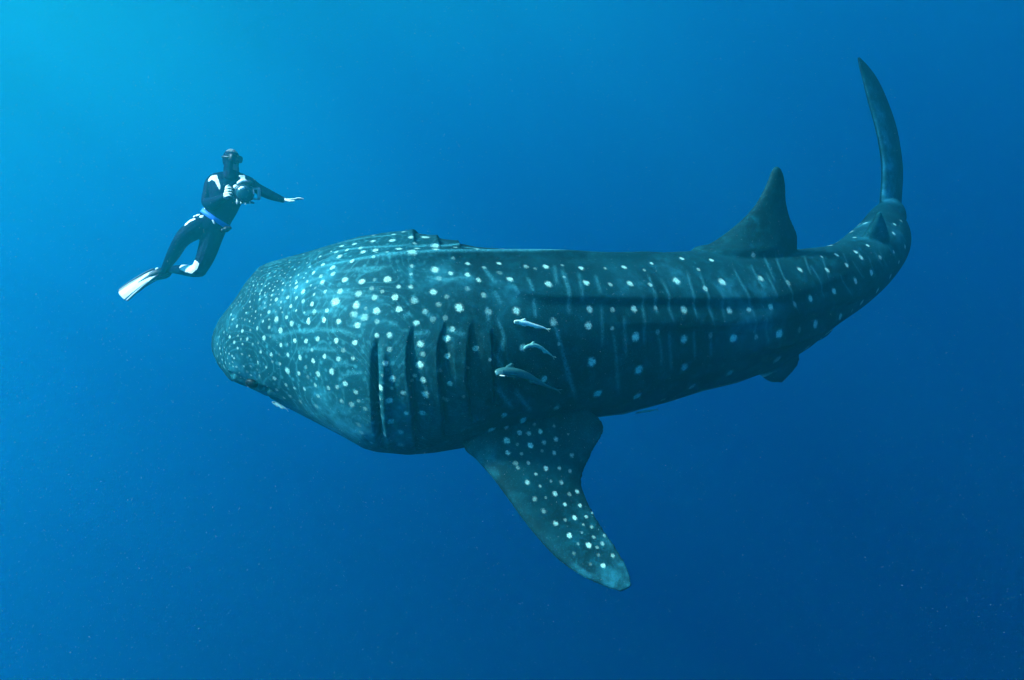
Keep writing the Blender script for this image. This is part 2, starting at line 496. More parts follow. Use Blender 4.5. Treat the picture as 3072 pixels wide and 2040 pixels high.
for _pass in range(2):
    px, py, pd = ring_px(RB)
    wx = np.clip((1000 - px) / 340, 0, 1); wx = wx * wx * (3 - 2 * wx)
    px = px + (633.5 - px.min()) * wx
    xs = np.concatenate([np.arange(634.5, 700, 3), np.arange(700, 2560, 12)])
    X0, X1, Y0, Y1 = px[:-1].ravel(), px[1:].ravel(), py[:-1].ravel(), py[1:].ravel()
    lo_, hi_ = np.minimum(X0, X1), np.maximum(X0, X1)
    top_ = np.empty(len(xs)); bot_ = np.empty(len(xs))
    for k_, x in enumerate(xs):
        m_ = (lo_ <= x) & (hi_ >= x)
        if m_.sum() < 2:
            top_[k_], bot_[k_] = np.nan, np.nan; continue
        y = Y0[m_] + (x - X0[m_]) / (X1[m_] - X0[m_] + 1e-9) * (Y1[m_] - Y0[m_])
        top_[k_], bot_[k_] = y.min(), y.max()
    ok = ~np.isnan(top_)
    xs, top_, bot_ = xs[ok], top_[ok], bot_[ok]
    tt, bb_ = np.interp(px, xs, top_), np.interp(px, xs, bot_)
    t2, b2 = np.interp(px, OT[:, 0], OT[:, 1]), np.interp(px, OB[:, 0], OB[:, 1])
    ny = t2 + (py - tt) / np.maximum(bb_ - tt, 4) * (b2 - t2)
    wy = np.clip((2540 - px) / 140, 0, 1)
    py = py + (ny - py) * wy
    RB = Pn(np.stack([px.ravel(), py.ravel(), pd.ravel()], 1)).reshape(RB.shape)
body = MB()
body.rings(list(RB))

def axis_at(px):
    """index of the axis sample under photograph column px"""
    c = AX @ CRN
    x = 1536 + c[:, 0] / -c[:, 2] * FP
    return int(np.argmin(np.abs(x - px)))

# ------------------------------------------------------------------ fins, each a thick tapering blade rooted inside the body
def blade(mb, lead, trail, thick, n_chord=14, n_span=26, camber=0.0, tip_round=True):
    """lead, trail: (k,3) points from root to tip; thick: (k,) half thickness"""
    k = len(lead); s = np.arange(k, dtype=float); q = np.linspace(0, k - 1, n_span)
    Lq = hermite(s, lead, q); Tq = hermite(s, trail, q); Hq = np.maximum(hermite(s, np.asarray(thick, float), q), 0.006)
    R = []
    for i in range(n_span):
        ch = Tq[i] - Lq[i]
        span = (Lq[min(i + 1, n_span - 1)] + Tq[min(i + 1, n_span - 1)]) - (Lq[max(i - 1, 0)] + Tq[max(i - 1, 0)])
        nrm = unit(np.cross(ch, span))
        u = (1 - np.cos(np.linspace(0, math.pi, n_chord))) / 2
        prof = Hq[i] * (2.2 * np.sqrt(u) * (1 - u) + 0.42 * np.sqrt(np.clip(u * (1 - u), 0, 1)))
        prof = np.maximum(prof, 0.0)
        mid = Lq[i] + np.outer(u, ch) + np.outer(camber * np.sin(math.pi * u) * np.linalg.norm(ch), nrm)
        R.append(np.concatenate([mid + np.outer(prof, nrm), (mid - np.outer(prof, nrm))[::-1][1:-1]]))
    mb.rings(R)

# pectoral fin on the side seen
pl = [(1470, 1235, 4.10), (1392, 1330, 3.92), (1431, 1380, 3.86), (1490, 1448, 3.80), (1578, 1568, 3.72), (1660, 1664, 3.66), (1740, 1724, 3.62), (1812, 1758, 3.60), (1862, 1776, 3.59)]
pt = [(1640, 1165, 4.20), (1782, 1240, 4.16), (1812, 1290, 4.14), (1772, 1368, 4.08), (1746, 1452, 3.98), (1792, 1556, 3.83), (1844, 1634, 3.74), (1885, 1706, 3.66), (1898, 1758, 3.60)]
PL, PT = Pn(pl), Pn(pt)
pth = [0.12, 0.10, 0.085, 0.075, 0.06, 0.05, 0.04, 0.03, 0.014]
blade(body, PL, PT, pth, 18, 40, 0.05)
# its mirror image on the far side
i0 = axis_at(1450)
def mirror(pts, i=None):
    i = i0 if i is None else i
    d = (pts - AX[i]) @ LAT[i]
    return pts - 2 * np.outer(d, LAT[i])
blade(body, mirror(PL), mirror(PT), pth, 18, 40, -0.05)

def flat_fin(lead, trail, depth_px, tilt, thick, near=0.0, **kw):
    """a fin standing on the axis: distance follows the axis under each column, tilt metres per pixel of height"""
    def conv(a):
        o = []
        for x, y in a:
            i = axis_at(min(x, depth_px[1])); yb = depth_px[0]
            o.append((x, y, DQ[i] - near + tilt * (yb - y)))
        return Pn(np.array(o))
    blade(body, conv(lead), conv(trail), thick, **kw)

# first dorsal
flat_fin([(2060, 830), (2085, 752), (2140, 730), (2212, 674), (2262, 622), (2292, 572), (2308, 534), (2318, 508), (2328, 498)],
         [(2392, 830), (2391, 752), (2392, 716), (2386, 690), (2371, 656), (2359, 612), (2357, 566), (2352, 530), (2343, 508)],
         (760, 2330), -0.0008, [0.20, 0.16, 0.115, 0.07, 0.045, 0.036, 0.028, 0.022, 0.012], near=0.09, n_chord=18, n_span=34)
# second dorsal
flat_fin([(2560, 760), (2578, 722), (2600, 690), (2622, 654), (2636, 634)],
         [(2665, 770), (2671, 718), (2666, 692), (2655, 660), (2645, 636)],
         (760, 2560), -0.0022, [0.05, 0.045, 0.035, 0.025, 0.012], n_chord=12, n_span=18)
# pelvic fins and anal fin
def small_fin(l, tr, th):
    blade(body, Pn(np.array(l, float)), Pn(np.array(tr, float)), th, 12, 16)
small_fin([(2262, 1085, 5.0), (2284, 1128, 5.0), (2312, 1146, 5.02), (2334, 1147, 5.05)],
          [(2390, 1040, 5.15), (2400, 1078, 5.15), (2384, 1108, 5.15), (2346, 1148, 5.1)], [0.03, 0.024, 0.018, 0.010])
small_fin([(2432, 995, 5.5), (2452, 1022, 5.52), (2474, 1012, 5.56)],
          [(2484, 955, 5.6), (2502, 978, 5.6), (2496, 994, 5.58)], [0.025, 0.02, 0.010])
# tail: upper and lower lobe
tl = [(2655, 655, 6.95), (2646, 610, 6.95), (2650, 528, 6.93), (2645, 458, 6.92), (2629, 381, 6.92), (2608, 308, 6.94), (2592, 247, 6.98), (2580, 202, 7.02), (2573, 172, 7.06)]
tr_ = [(2712, 668, 7.35), (2704, 620, 7.38), (2709, 528, 7.42), (2705, 466, 7.44), (2691, 385, 7.44), (2664, 304, 7.42), (2636, 242, 7.36), (2608, 202, 7.26), (2579, 172, 7.10)]
blade(body, Pn(tl), Pn(tr_), [0.075, 0.06, 0.055, 0.05, 0.045, 0.04, 0.03, 0.022, 0.01], 14, 40)
ll = [(2668, 640, 7.0), (2660, 690, 7.02), (2640, 735, 7.06), (2612, 770, 7.12)]
lt = [(2700, 640, 7.35), (2690, 690, 7.36), (2660, 735, 7.33), (2620, 772, 7.2)]
blade(body, Pn(ll), Pn(lt), [0.06, 0.05, 0.035, 0.012], 12, 18)

V, FACES = remeshed(body, 0.0092, 4)

# ------------------------------------------------------------------ reliefs: ray-trace the photograph's lines onto the skin
tree = BVHTree.FromPolygons([Vector(p) for p in V], FACES)
def hit(x, y):
    d = Vector(unit(P(x, y, 1.0)))
    h = tree.ray_cast(Vector((0, 0, 0)), d)
    if h[0] is None: return None
    return np.array(h[0]), np.array(h[1]), h[3]

def normals(verts):
    me_ = bpy.data.meshes.new('n'); me_.from_pydata(verts.tolist(), [], FACES); me_.update()
    n = np.empty(len(verts) * 3, np.float32)
    me_.vertex_normals.foreach_get('vector', n)
    bpy.data.meshes.remove(me_)
    return n.reshape(-1, 3).astype(float)

NRM = normals(V)
kd = KDTree(len(V))
for i, p in enumerate(V): kd.insert(p, i)
kd.balance()
akd = KDTree(len(AX))
for i, p in enumerate(AX): akd.insert(p, i)
akd.balance()
NEAR = np.array([akd.find(p)[1] for p in V])

def to_src(pts, org, sc_):
    return [(org[0] + p[0] / sc_, org[1] + p[1] / sc_) + tuple(p[2:]) for p in pts]

def trace(pts, step=4.0):
    """photograph polyline -> dense points on the skin"""
    pts = np.asarray(pts, float)
    L = np.r_[0, np.cumsum(np.linalg.norm(np.diff(pts, axis=0), axis=1))]
    n = max(3, int(L[-1] / step))
    q = np.linspace(0, L[-1], n)
    xs = hermite(L, pts, q)
    o = []
    for (x, y), a in zip(xs, q / L[-1]):
        h = hit(x, y)
        if h is not None: o.append((h[0], h[1], a))
    return o

def mirror_local(p):
    i = akd.find(Vector(p))[1]
    d = np.dot(p - AX[i], LAT[i])
    return p - 2 * d * LAT[i]

def near_line(tr__, R):
    """vertices within R of the traced line: index, vector from the line, parameter along it"""
    pp = np.array([a[0] for a in tr__]); aa = np.array([a[2] for a in tr__]); nn = np.array([a[1] for a in tr__])
    idx = set()
    for p in pp:
        idx.update(i for (_, i, _) in kd.find_range(p, R))
    if not idx: return None
    idx = np.fromiter(idx, int)
    q = V[idx]
    best = np.full(len(idx), 1e9); bi = np.zeros(len(idx), int)
    for k in range(len(pp)):
        d = ((q - pp[k]) ** 2).sum(1)
        m_ = d < best
        best[m_] = d[m_]; bi[m_] = k
    keep = (NRM[idx] * nn[bi]).sum(1) > 0.15
    idx, bi, best = idx[keep], bi[keep], best[keep]
    tan = unit(np.gradient(pp, axis=0))
    vec = V[idx] - pp[bi]
    vec = vec - tan[bi] * (vec * tan[bi]).sum(1, keepdims=True) * ((bi > 0) & (bi < len(pp) - 1))[:, None]
    return idx, vec, aa[bi], np.linalg.norm(vec, axis=1)

disp = np.zeros(len(V))
# gill slits: the skin steps down behind each slit and climbs back to the next
gills = [
    [(1139, 1004), (1129, 1037), (1126, 1126), (1129, 1216), (1135, 1283), (1146, 1345)],
    [(1237, 972), (1224, 1019), (1221, 1104), (1232, 1193), (1241, 1305), (1244, 1352)],
    [(1334, 962), (1315, 1028), (1313, 1104), (1321, 1193), (1330, 1310)],
    [(1413, 962), (1402, 1037), (1398, 1126), (1406, 1216), (1416, 1270)],
    [(1470, 984), (1475, 1037), (1477, 1126), (1482, 1220)],
]
gill_lines = []
for k, g in enumerate(gills):
    tr1 = trace(g)
    for side in (0, 1):
        if side == 0:
            T1 = tr1
        else:
            T1 = []
            for p, n, a in tr1:
                q = kd.find(Vector(mirror_local(p)))
                T1.append((V[q[1]], NRM[q[1]], a))
        r = near_line(T1, 0.17)
        if r is None: continue
        idx, vec, a, dist = r
        sgn = np.sign((vec * TQ[NEAR[idx]]).sum(1))          # + towards the tail
        x = dist * sgn
        env = np.clip(a / 0.30, 0, 1) * np.clip((1 - a) / 0.14, 0, 1) ** 0.7
        amp = (0.040, 0.029, 0.029, 0.027, 0.019)[k]
        if k == 0:
            y = np.where(x < -0.03, 0.012 * np.exp((x + .03) / 0.05), 0.012 - (amp + .012) * np.exp(-((x - 0.002) / 0.014) ** 2) * np.clip((x + .03) / .01, 0, 1) + (0.020 * np.exp(-((x - 0.045) / 0.02) ** 2) - .012) * np.clip(x / .03, 0, 1))
        else:
            y = np.where(x < 0, 0.012 * np.exp(x / 0.07), 0.012 - (amp + .012) * np.clip(x / 0.009, 0, 1) + amp * np.clip((x - .020) / 0.07, 0, 1) ** 0.8 - 0.010 * np.exp(-((x - .014) / .012) ** 2))
        np.add.at(disp, idx, env * y)
# tops of the far side's gill flaps, standing up against the water along the back
for g in ([(1237, 699), (1239, 712), (1243, 730)], [(1309, 716), (1313, 727), (1318, 745)], [(1374, 731), (1378, 741), (1383, 755)]):
    T1 = trace(g, 2)
    if len(T1) < 3: continue
    r = near_line(T1, 0.22)
    idx, vec, a, dist = r
    x = (vec * TQ[NEAR[idx]]).sum(1)
    side_ = np.sqrt(np.maximum(dist ** 2 - x ** 2, 0))
    env = np.clip((1 - a) / 0.5, 0, 1) * np.exp(-(side_ / 0.10) ** 2)
    np.add.at(disp, idx, env * np.where(x < 0, 0.021 * np.exp(x / 0.08), 0.021 * np.clip(1 - x / 0.010, 0, 1)))
# long keels along the flank and the ridge of the back
def keel(pts, amp, w_up, w_dn, taper=0.2, mirror_too=True):
    tr1 = trace(pts, 6)
    for side in ((0, 1) if mirror_too else (0,)):
        if side: 
            T1 = []
            for p, n, a in tr1:
                q = kd.find(Vector(mirror_local(p))); T1.append((V[q[1]], NRM[q[1]], a))
        else: T1 = tr1
        r = near_line(T1, 2.2 * max(w_up, w_dn))
        if r is None: continue
        idx, vec, a, dist = r
        up = (vec * DOR[NEAR[idx]]).sum(1) > 0
        y = amp * np.exp(-(dist / np.where(up, w_up, w_dn)) ** 2)
        env = np.clip(a / taper, 0, 1) * np.clip((1 - a) / 0.12, 0, 1)
        np.add.at(disp, idx, env * y)
keel([(1274, 845), (1340, 846), (1420, 846), (1488, 858), (1600, 884), (1762, 891), (1984, 895), (2176, 895), (2340, 887), (2420, 866), (2500, 838), (2560, 800)], 0.024, 0.11, 0.035)
keel([(1820, 966), (1940, 968), (2137, 974), (2234, 970), (2386, 944), (2479, 920), (2591, 876), (2650, 838)], 0.024, 0.10, 0.035)
keel([(2180, 1052), (2268, 1045), (2340, 1036), (2412, 1012), (2502, 968), (2570, 918)], 0.022, 0.09, 0.035)
keel([(985, 806), (1062, 788), (1150, 774), (1236, 767), (1340, 763), (1500, 762), (1680, 763), (1830, 770), (2000, 764), (2060, 760)], 0.030, 0.05, 0.05, 0.15, False)
# jaw line from the snout past the eye, and the fold under it
def groove(pts, amp, w_):
    T1 = trace(pts, 3)
    if len(T1) < 3: return
    r = near_line(T1, 3 * w_)
    if r is None: return
    idx, vec, a, dist = r
    np.add.at(disp, idx, -amp * np.exp(-(dist / w_) ** 2) * np.clip((1 - a) / .3, 0, 1))
groove([(690, 1122), (716, 1137), (748, 1151), (775, 1161), (816, 1176), (850, 1198)], 0.050, 0.014)
groove([(936, 788), (956, 780), (975, 772), (996, 766)], 0.014, 0.012)
V2 = V + NRM * disp[:, None]

# ------------------------------------------------------------------ the pattern: every spot where the photograph has it
SHRINK = {(620, 680): .72, (620, 940): .78, (900, 680): .82, (1360, 1180): .76}     # seen at a slant there: the short axis is what counts
def sp(org, k, lst): return [(org[0] + x / k, org[1] + y / k, max(r / k * (SHRINK.get(org, .9) if r / k > 4 else .92) * .92, 2.5), b ** 1.1) for x, y, r, b in lst]
SPOTS = []
SPOTS += sp((620, 680), 5.6 , [(930,672,14,.7),(920,742,16,.8),(820,780,14,.7),(1098,632,14,.5),(1210,665,16,.7),(1055,780,26,.85),(1165,735,22,.6),(1040,715,9,.5),(1140,832,24,.9),(1265,735,15,.6),(1330,560,18,.6),(1393,600,22,.7),(1550,603,28,.65),(1480,718,28,.75),(1385,675,22,.5),(1310,785,22,.55),(1235,818,18,.5),(1060,845,14,.45),(960,855,16,.6),(890,885,16,.85),(845,855,10,.6),(803,838,12,.6),(750,858,10,.5),(780,918,16,.8),(835,915,10,.6),(718,960,12,.5),(785,990,20,.8),(860,972,12,.7),(928,965,20,.85),(998,903,16,.5),(1045,952,12,.4),(1185,918,24,.85),(1250,915,16,.7),(1325,850,15,.8),(1413,850,22,.7),(1540,810,32,.8),(1670,780,26,.7),(1728,675,36,.7),(1795,775,46,1),(1905,500,34,.85),(1950,640,44,1),(1628,468,22,.6),(1385,507,22,.5),(1890,410,28,.6),(2090,415,26,.8),(1725,545,18,.55),(1685,607,22,.6),(1860,600,24,.45),(1945,545,46,.95),(1635,860,28,.6),(1920,830,50,.65),(1690,920,40,.9),(1510,942,34,1),(1405,922,22,.5),(1505,903,20,.5),(1285,950,30,.95),(1400,985,30,.5),(1505,1018,48,.75),(985,996,22,.75),(1060,1035,24,.75),(1150,1003,16,.65),(1105,973,12,.4),(1200,1053,16,.55),(1115,1070,28,.75),(1275,1065,32,.85),(1325,985,24,.5),(920,1070,22,.7),(822,1025,14,.65),(730,1005,11,.55),(670,1030,14,.6),(710,1058,12,.6),(738,1090,10,.5),(823,1075,14,.65),(640,1100,14,.6),(693,1155,12,.5),(770,1120,12,.5),(805,1135,16,.65),(893,1130,22,.65),(985,1105,20,.45),(975,1150,22,.5),(1095,1150,32,.7),(1160,1135,18,.5),(1220,1130,16,.4),(1475,1110,26,.6),(1620,1090,56,1),(1805,1138,40,.7),(1990,1092,46,.6),(1945,932,60,1),(1750,985,32,.5),(1825,1025,36,.4),(1170,1222,44,.85),(1000,1185,24,.6),(890,1222,32,.85),(800,1235,16,.5),(725,1260,30,.8),(640,1253,14,.5),(585,1252,12,.5),(535,1265,16,.7),(470,1285,12,.55),(555,1165,14,.5),(575,1190,14,.5),(510,1230,12,.4),(980,1280,30,.6),(1085,1228,22,.5),(1360,1185,44,.75),(1505,1195,44,.6),(1620,1250,48,.6),(1770,1298,54,1),(1415,1333,44,1),(1245,1362,30,.7),(1070,1312,28,.5),(1250,1265,34,.55),(895,1338,20,.35),(735,1345,20,.65),(620,1368,16,.5),(500,1322,14,.45),(420,1355,18,.6),(410,1475,22,.75),(665,1447,30,.8),(825,1422,30,.7),(765,1390,12,.4),(970,1365,20,.45),(910,1482,30,.65),(755,1500,18,.45),(820,1535,20,.55),(1048,1432,40,.85),(1160,1425,28,.4),(1270,1440,26,.5),(1175,1545,46,.9),(1350,1518,36,.65),(1505,1408,36,.75),(1640,1440,30,.45),(1815,1425,44,.6),(2020,1407,50,.75),(1715,1555,40,1),(1970,1545,40,1),(445,1552,22,.7),(590,1540,20,.4)])
SPOTS += sp((900, 680), 5.6, [(550,690,54,1),(555,795,50,.75),(895,605,50,.9),(755,890,58,1),(1040,920,60,1),(1470,885,70,1),(1590,1185,62,1),(1660,1385,60,1),(1290,1418,64,1),(945,1318,70,1),(595,1265,84,1),(985,1128,70,.6),(670,1088,56,.75),(1255,1190,60,.6),(1655,1010,46,.75),(1860,1010,46,.6),(1875,660,42,.55),(1865,800,38,.5),(1380,1085,44,.35),(1205,1035,50,.35),(1250,890,40,.25),(697,325,48,.9),(915,290,50,.75),(1018,355,48,.6),(790,390,44,.7),(610,425,42,.65),(665,500,56,1),(525,415,28,.7),(1060,427,60,.95),(1270,398,60,.9),(1660,383,60,.8),(1965,390,46,.8),(1225,243,56,.85),(1545,238,60,.95),(1860,215,48,.85),(1745,120,44,.8),(1575,140,46,.7),(1230,145,46,.7),(2090,205,60,.8),(1925,285,40,.5),(1290,465,40,.5),(1480,485,36,.45),(1255,560,36,.6),(1880,490,80,.7),(1105,1370,40,.3),(1920,1240,70,.5),(900,1470,70,.5),(240,1430,50,.5),(1085,1520,70,.45)])
SPOTS += sp((620, 940), 5.6, [(435,105,26,.8),(510,210,32,.85),(380,245,20,.5),(600,293,36,.9),(640,107,22,.6),(720,130,26,.75),(815,82,24,.75),(790,165,18,.4),(945,130,32,.7),(1050,100,30,.4),(1170,100,54,1),(1340,65,40,.6),(1430,170,54,.95),(1710,140,52,1),(1970,115,50,1),(850,250,40,.85),(1050,235,36,.5),(1240,285,56,.8),(965,410,46,.95),(735,280,30,.35),(290,318,28,.8),(255,255,16,.6),(345,355,16,.4),(265,188,18,.6),(210,390,26,.75),(388,398,34,.9),(135,437,18,.7),(262,462,20,.55),(180,518,26,.75),(335,490,16,.6),(465,485,32,.8),(525,375,22,.6),(575,435,22,.5),(680,432,34,.75),(600,520,28,.65),(775,520,30,.45),(865,495,28,.35),(1070,395,30,.25),(1245,528,46,.85),(1480,460,48,1),(1670,465,50,1),(1865,430,50,1),(295,570,24,.75),(222,588,24,.85),(135,597,20,.7),(390,552,24,.45),(520,583,28,.8),(235,680,24,.8),(320,655,20,.75),(378,675,22,.6),(428,715,24,.95),(463,755,22,.8),(260,775,22,.85),(345,755,18,.6),(178,720,18,.65),(315,828,22,.8),(383,843,20,.7),(432,820,14,.6),(215,835,20,.5),(290,890,36,.5),(445,890,24,.75),(500,900,22,.75),(372,955,30,.6),(595,685,26,.7),(715,710,28,.5),(910,648,36,.75),(1085,695,42,.8),(1365,695,44,.85),(1570,740,50,.95),(1790,800,50,1),(1980,725,48,.95),(625,888,22,.55),(740,890,28,.4),(860,828,36,.75),(1000,905,32,.65),(1105,810,30,.45),(1230,845,34,.65),(1355,965,64,.85),(1550,1010,48,.85),(1870,1020,58,.75),(2095,970,50,.9),(550,998,20,.5),(745,1040,28,.7),(890,1050,34,.6),(850,945,30,.35),(680,980,30,.3),(1140,1095,46,.6),(1335,1205,42,.6),(1020,1245,36,.45),(1475,1255,36,.55),(1640,1270,44,.7),(1825,1210,44,.65),(2040,1255,44,.5),(1180,1285,40,.4),(1300,1420,40,.4),(1405,1395,44,.4),(1880,1390,42,.5),(1670,900,40,.25),(1770,615,40,.4),(1360,520,36,.25),(630,1090,20,.4),(500,1060,18,.4),(455,1005,16,.4),(1220,690,30,.2),(1700,1070,50,.2)])
SPOTS += sp((860, 1100), 5.227, [(705,75,50,.9),(920,265,46,.85),(790,320,38,.6),(655,335,40,.5),(1085,395,42,.55),(860,540,42,.5),(1020,590,50,.45),(1240,650,42,.4),(1130,535,36,.3),(490,465,36,.45),(220,550,40,.35),(465,620,50,.3),(1180,1030,46,.25),(1330,1185,36,.25),(1130,905,50,.2),(1655,185,52,.9),(1475,318,50,.95),(1435,490,44,.5),(1650,335,36,.35),(1610,520,56,.75),(1830,400,44,.6),(1875,715,40,.7),(1440,625,40,.5),(1640,845,56,.7),(1790,1010,50,.4),(1790,1220,60,.25),(2140,215,44,.8),(2010,155,40,.5),(2175,430,60,.75),(2130,745,56,.6),(1510,120,30,.25),(1520,1030,50,.4),(1460,770,40,.4),(1965,250,36,.35)])
SPOTS += sp((620.01, 680), 2.24, [(1145,730,18,.8),(1230,728,20,.8),(1230,825,18,.6),(1205,918,18,.7),(985,885,16,.6),(885,890,18,.6),(870,768,20,1),(995,778,19,1),(1010,660,22,.95),(885,637,19,1),(1145,637,18,.45),(920,830,18,.3)])
SPOTS += sp((1240, 680), 5.227, [(340,675,64,1),(850,585,42,.85),(620,515,34,.4),(585,740,44,.75),(845,770,48,.8),(1010,860,46,.85),(1110,650,40,.4),(1340,575,44,.9),(1765,625,48,.45),(2080,630,52,.9),(1500,855,54,.9),(2105,925,60,.85),(310,1020,56,.95),(845,975,44,.3),(525,1095,44,.3),(1105,1075,50,.5),(720,1265,70,1),(1615,1320,66,1),(2195,1490,64,.6),(395,1220,46,.35),(185,1330,50,.4),(310,1450,50,.3),(500,1430,44,.3),(45,1510,50,.9),(335,410,54,1),(60,360,44,.7),(970,412,50,.9),(1375,408,44,.85),(1630,395,34,.6),(340,315,60,.8),(650,350,36,.5),(1175,375,34,.45),(185,190,66,.85),(695,240,30,.9),(1350,740,50,.2),(1180,1330,60,.35),(400,820,50,.3),(1910,660,34,.25)])
SPOTS += sp((1240, 940), 4.9, [(575,230,44,.7),(490,368,52,.95),(110,450,52,.8),(920,515,44,.65),(500,628,44,.8),(95,760,54,1),(135,600,44,.35),(145,985,46,.8),(410,855,36,.35),(540,1040,44,.6),(820,815,30,.3),(180,1185,54,.7),(480,1295,46,.35),(125,1480,50,.6),(2055,130,56,.7),(1115,680,30,.5),(1920,970,56,.9),(2110,1390,56,.45),(1335,1505,50,.5),(1615,1560,50,.9),(735,1215,30,.25),(1610,500,52,.95),(2140,450,36,.4)])
SPOTS += sp((1640, 700), 2.613, [(272,273,24,1),(303,397,27,.95),(458,275,16,.5),(490,410,20,.55),(608,265,23,.9),(646,402,26,.9),(765,288,15,.5),(822,235,18,.7),(802,410,20,.6),(1058,198,20,.85),(1012,377,33,1),(1292,210,20,.9),(1190,285,18,.5),(1368,385,30,.95),(1620,170,22,.55),(1673,355,26,.75),(335,595,28,.8),(515,598,22,.5),(328,722,31,.95),(515,745,20,.55),(678,595,27,.85),(845,588,20,.4),(697,812,35,1),(870,775,24,.4),(1067,602,30,.75),(1075,830,34,.85),(1283,800,24,.35),(1422,602,27,.95),(1575,600,22,.8),(1462,822,33,.95),(1635,810,22,.45),(1745,577,25,.85),(1820,785,34,.95),(353,1008,37,1),(722,1072,37,.95),(1080,1050,33,.65),(1435,1095,33,.5),(1805,990,33,.45),(400,1257,37,.95),(710,1277,35,.7),(1140,1202,32,.45),(912,1305,26,.25),(123,250,16,.4),(135,345,16,.4),(1228,440,24,.6)])
SPOTS += sp((2100, 480), 2.24, [(522,1168,25,.95),(670,738,20,.8),(850,743,17,.85),(817,650,12,.6),(918,638,15,.85),(985,708,16,.8),(1045,617,15,.8),(1083,655,17,.8),(1128,575,12,.8),(1040,812,20,.85),(1150,757,20,.9),(1210,655,16,.7),(1303,618,12,.75),(1337,685,12,.65),(1280,782,16,.55),(1193,877,18,.75),(893,882,23,1),(733,932,23,.95),(768,1100,27,.85),(930,1048,22,.75),(1012,1012,18,.4),(1087,957,20,.55),(720,1262,24,.45),(522,1340,28,.5),(1378,582,13,.8),(1302,493,13,.95),(1308,432,12,.8),(1350,408,12,.6),(1110,425,16,.6),(1018,482,16,.65),(1040,520,12,.4),(870,575,18,.5),(580,830,20,.35),(660,1140,20,.25),(625,970,20,.4)])
N_BODY = len(SPOTS)
SPOTS += sp((1360, 1180), 2.528, [(385,165,30,.7),(528,212,30,1),(288,275,34,.75),(400,258,24,.6),(503,298,24,.7),(573,303,22,.6),(660,290,24,.75),(778,347,24,.7),(405,358,32,.9),(487,387,20,.35),(583,395,27,1),(687,372,24,.5),(415,452,24,.85),(517,457,18,.5),(673,437,16,.35),(765,452,22,.6),(900,470,24,.6),(470,530,24,.4),(490,565,20,.35),(570,528,18,.6),(703,570,25,.9),(805,567,20,.75),(885,590,20,.45),(562,675,22,.75),(625,612,18,.6),(658,703,16,.55),(740,668,16,.45),(820,677,22,.65),(940,745,22,.8),(770,762,25,1),(618,800,24,.4),(700,792,14,.35),(880,765,22,.35),(845,842,20,.9),(962,850,20,.75),(685,893,24,.35),(1057,907,18,.85),(1007,935,18,.6),(920,943,24,1),(850,960,18,.35),(775,985,24,.65),(985,995,14,.4),(1050,1015,18,.45),(880,1077,24,1),(975,1055,14,.4),(1065,1090,18,.45),(1145,1078,16,.5),(1025,1150,26,1),(945,1140,15,.3),(1130,1138,20,.5),(1090,1168,16,.4),(1137,1307,22,.9),(1210,1230,20,.45),(915,1215,18,.2),(1100,1225,18,.2),(1040,1295,16,.18),(765,248,16,.4),(615,235,18,.3),(870,310,14,.3)])

spot = np.full(len(V), -1.0); gain = np.zeros(len(V))
def stamp(p, n, r, b):
    R = 1.75 * r
    for co, i, d in kd.find_range(p, R):
        if np.dot(NRM[i], n) < 0.1: continue
        f = 1 - d / R
        if f > spot[i]:
            spot[i] = f; gain[i] = b
for k, (x, y, r, b) in enumerate(SPOTS):
    h = hit(x, y)
    if h is None: continue
    r3 = r * h[2] / FP
    stamp(h[0], h[1], r3, b)
    if k < N_BODY:
        q = mirror_local(h[0]); f = kd.find(Vector(q))
        if np.dot(NRM[f[1]], -BACK) > 0.0 or np.dot(NRM[f[1]], unit(V[f[1]])) > 0.1:
            stamp(V[f[1]], NRM[f[1]], r3, b)

streak = np.zeros(len(V))
def streaks(org, k, lines, w_, g):
    for ln in lines:
        T1 = trace([(org[0] + x / k, org[1] + y / k) for x, y in ln], 5)
        if len(T1) < 3: continue
        r = near_line(T1, 2.2 * w_)
        if r is None: continue
        idx, vec, a, dist = r
        env = np.clip(a / 0.15, 0, 1) * np.clip((1 - a) / 0.15, 0, 1)
        streak[idx] = np.maximum(streak[idx], g * np.exp(-(dist / w_) ** 2) * env)
streaks((1640, 700), 2.613, [[(120,250),(150,380),(185,650)],[(60,700),(100,860),(140,980),(190,1150),(240,1330)],[(515,745),(540,900),(550,1060),(565,1280)],[(380,320),(410,500)],[(790,300),(830,480),(845,590),(870,660)],[(870,775),(900,950),(900,1050)],[(890,340),(940,500),(960,640),(990,720)],[(1100,280),(1130,480),(1170,690)],[(1195,290),(1240,470),(1275,640),(1300,740)],[(1283,800),(1290,980)],[(1450,240),(1520,400),(1565,510),(1620,680),(1635,860)],[(60,240),(75,420)],[(250,300),(270,560)],[(430,560),(440,900)],[(600,640),(625,980)],[(740,480),(770,900)],[(960,760),(980,1100)],[(1150,740),(1165,1000)],[(1360,460),(1380,700)],[(1720,300),(1790,520)],[(1700,640),(1730,860)]], 0.012, 0.36)
streaks((2100, 480), 2.24, [[(500,620),(540,740),(600,900),(650,1040)],[(740,700),(790,810),(830,940)],[(930,760),(1010,920)],[(1020,670),(1100,800)],[(1170,610),(1230,720)],[(1050,600),(1110,680)],[(1250,560),(1320,660)],[(1340,470),(1390,560)],[(960,620),(1000,720)],[(340,700),(420,880)],[(420,620),(500,820)],[(700,640),(740,780)],[(820,640),(860,820)],[(1130,640),(1180,790)],[(1200,600),(1260,720)]], 0.010, 0.36)
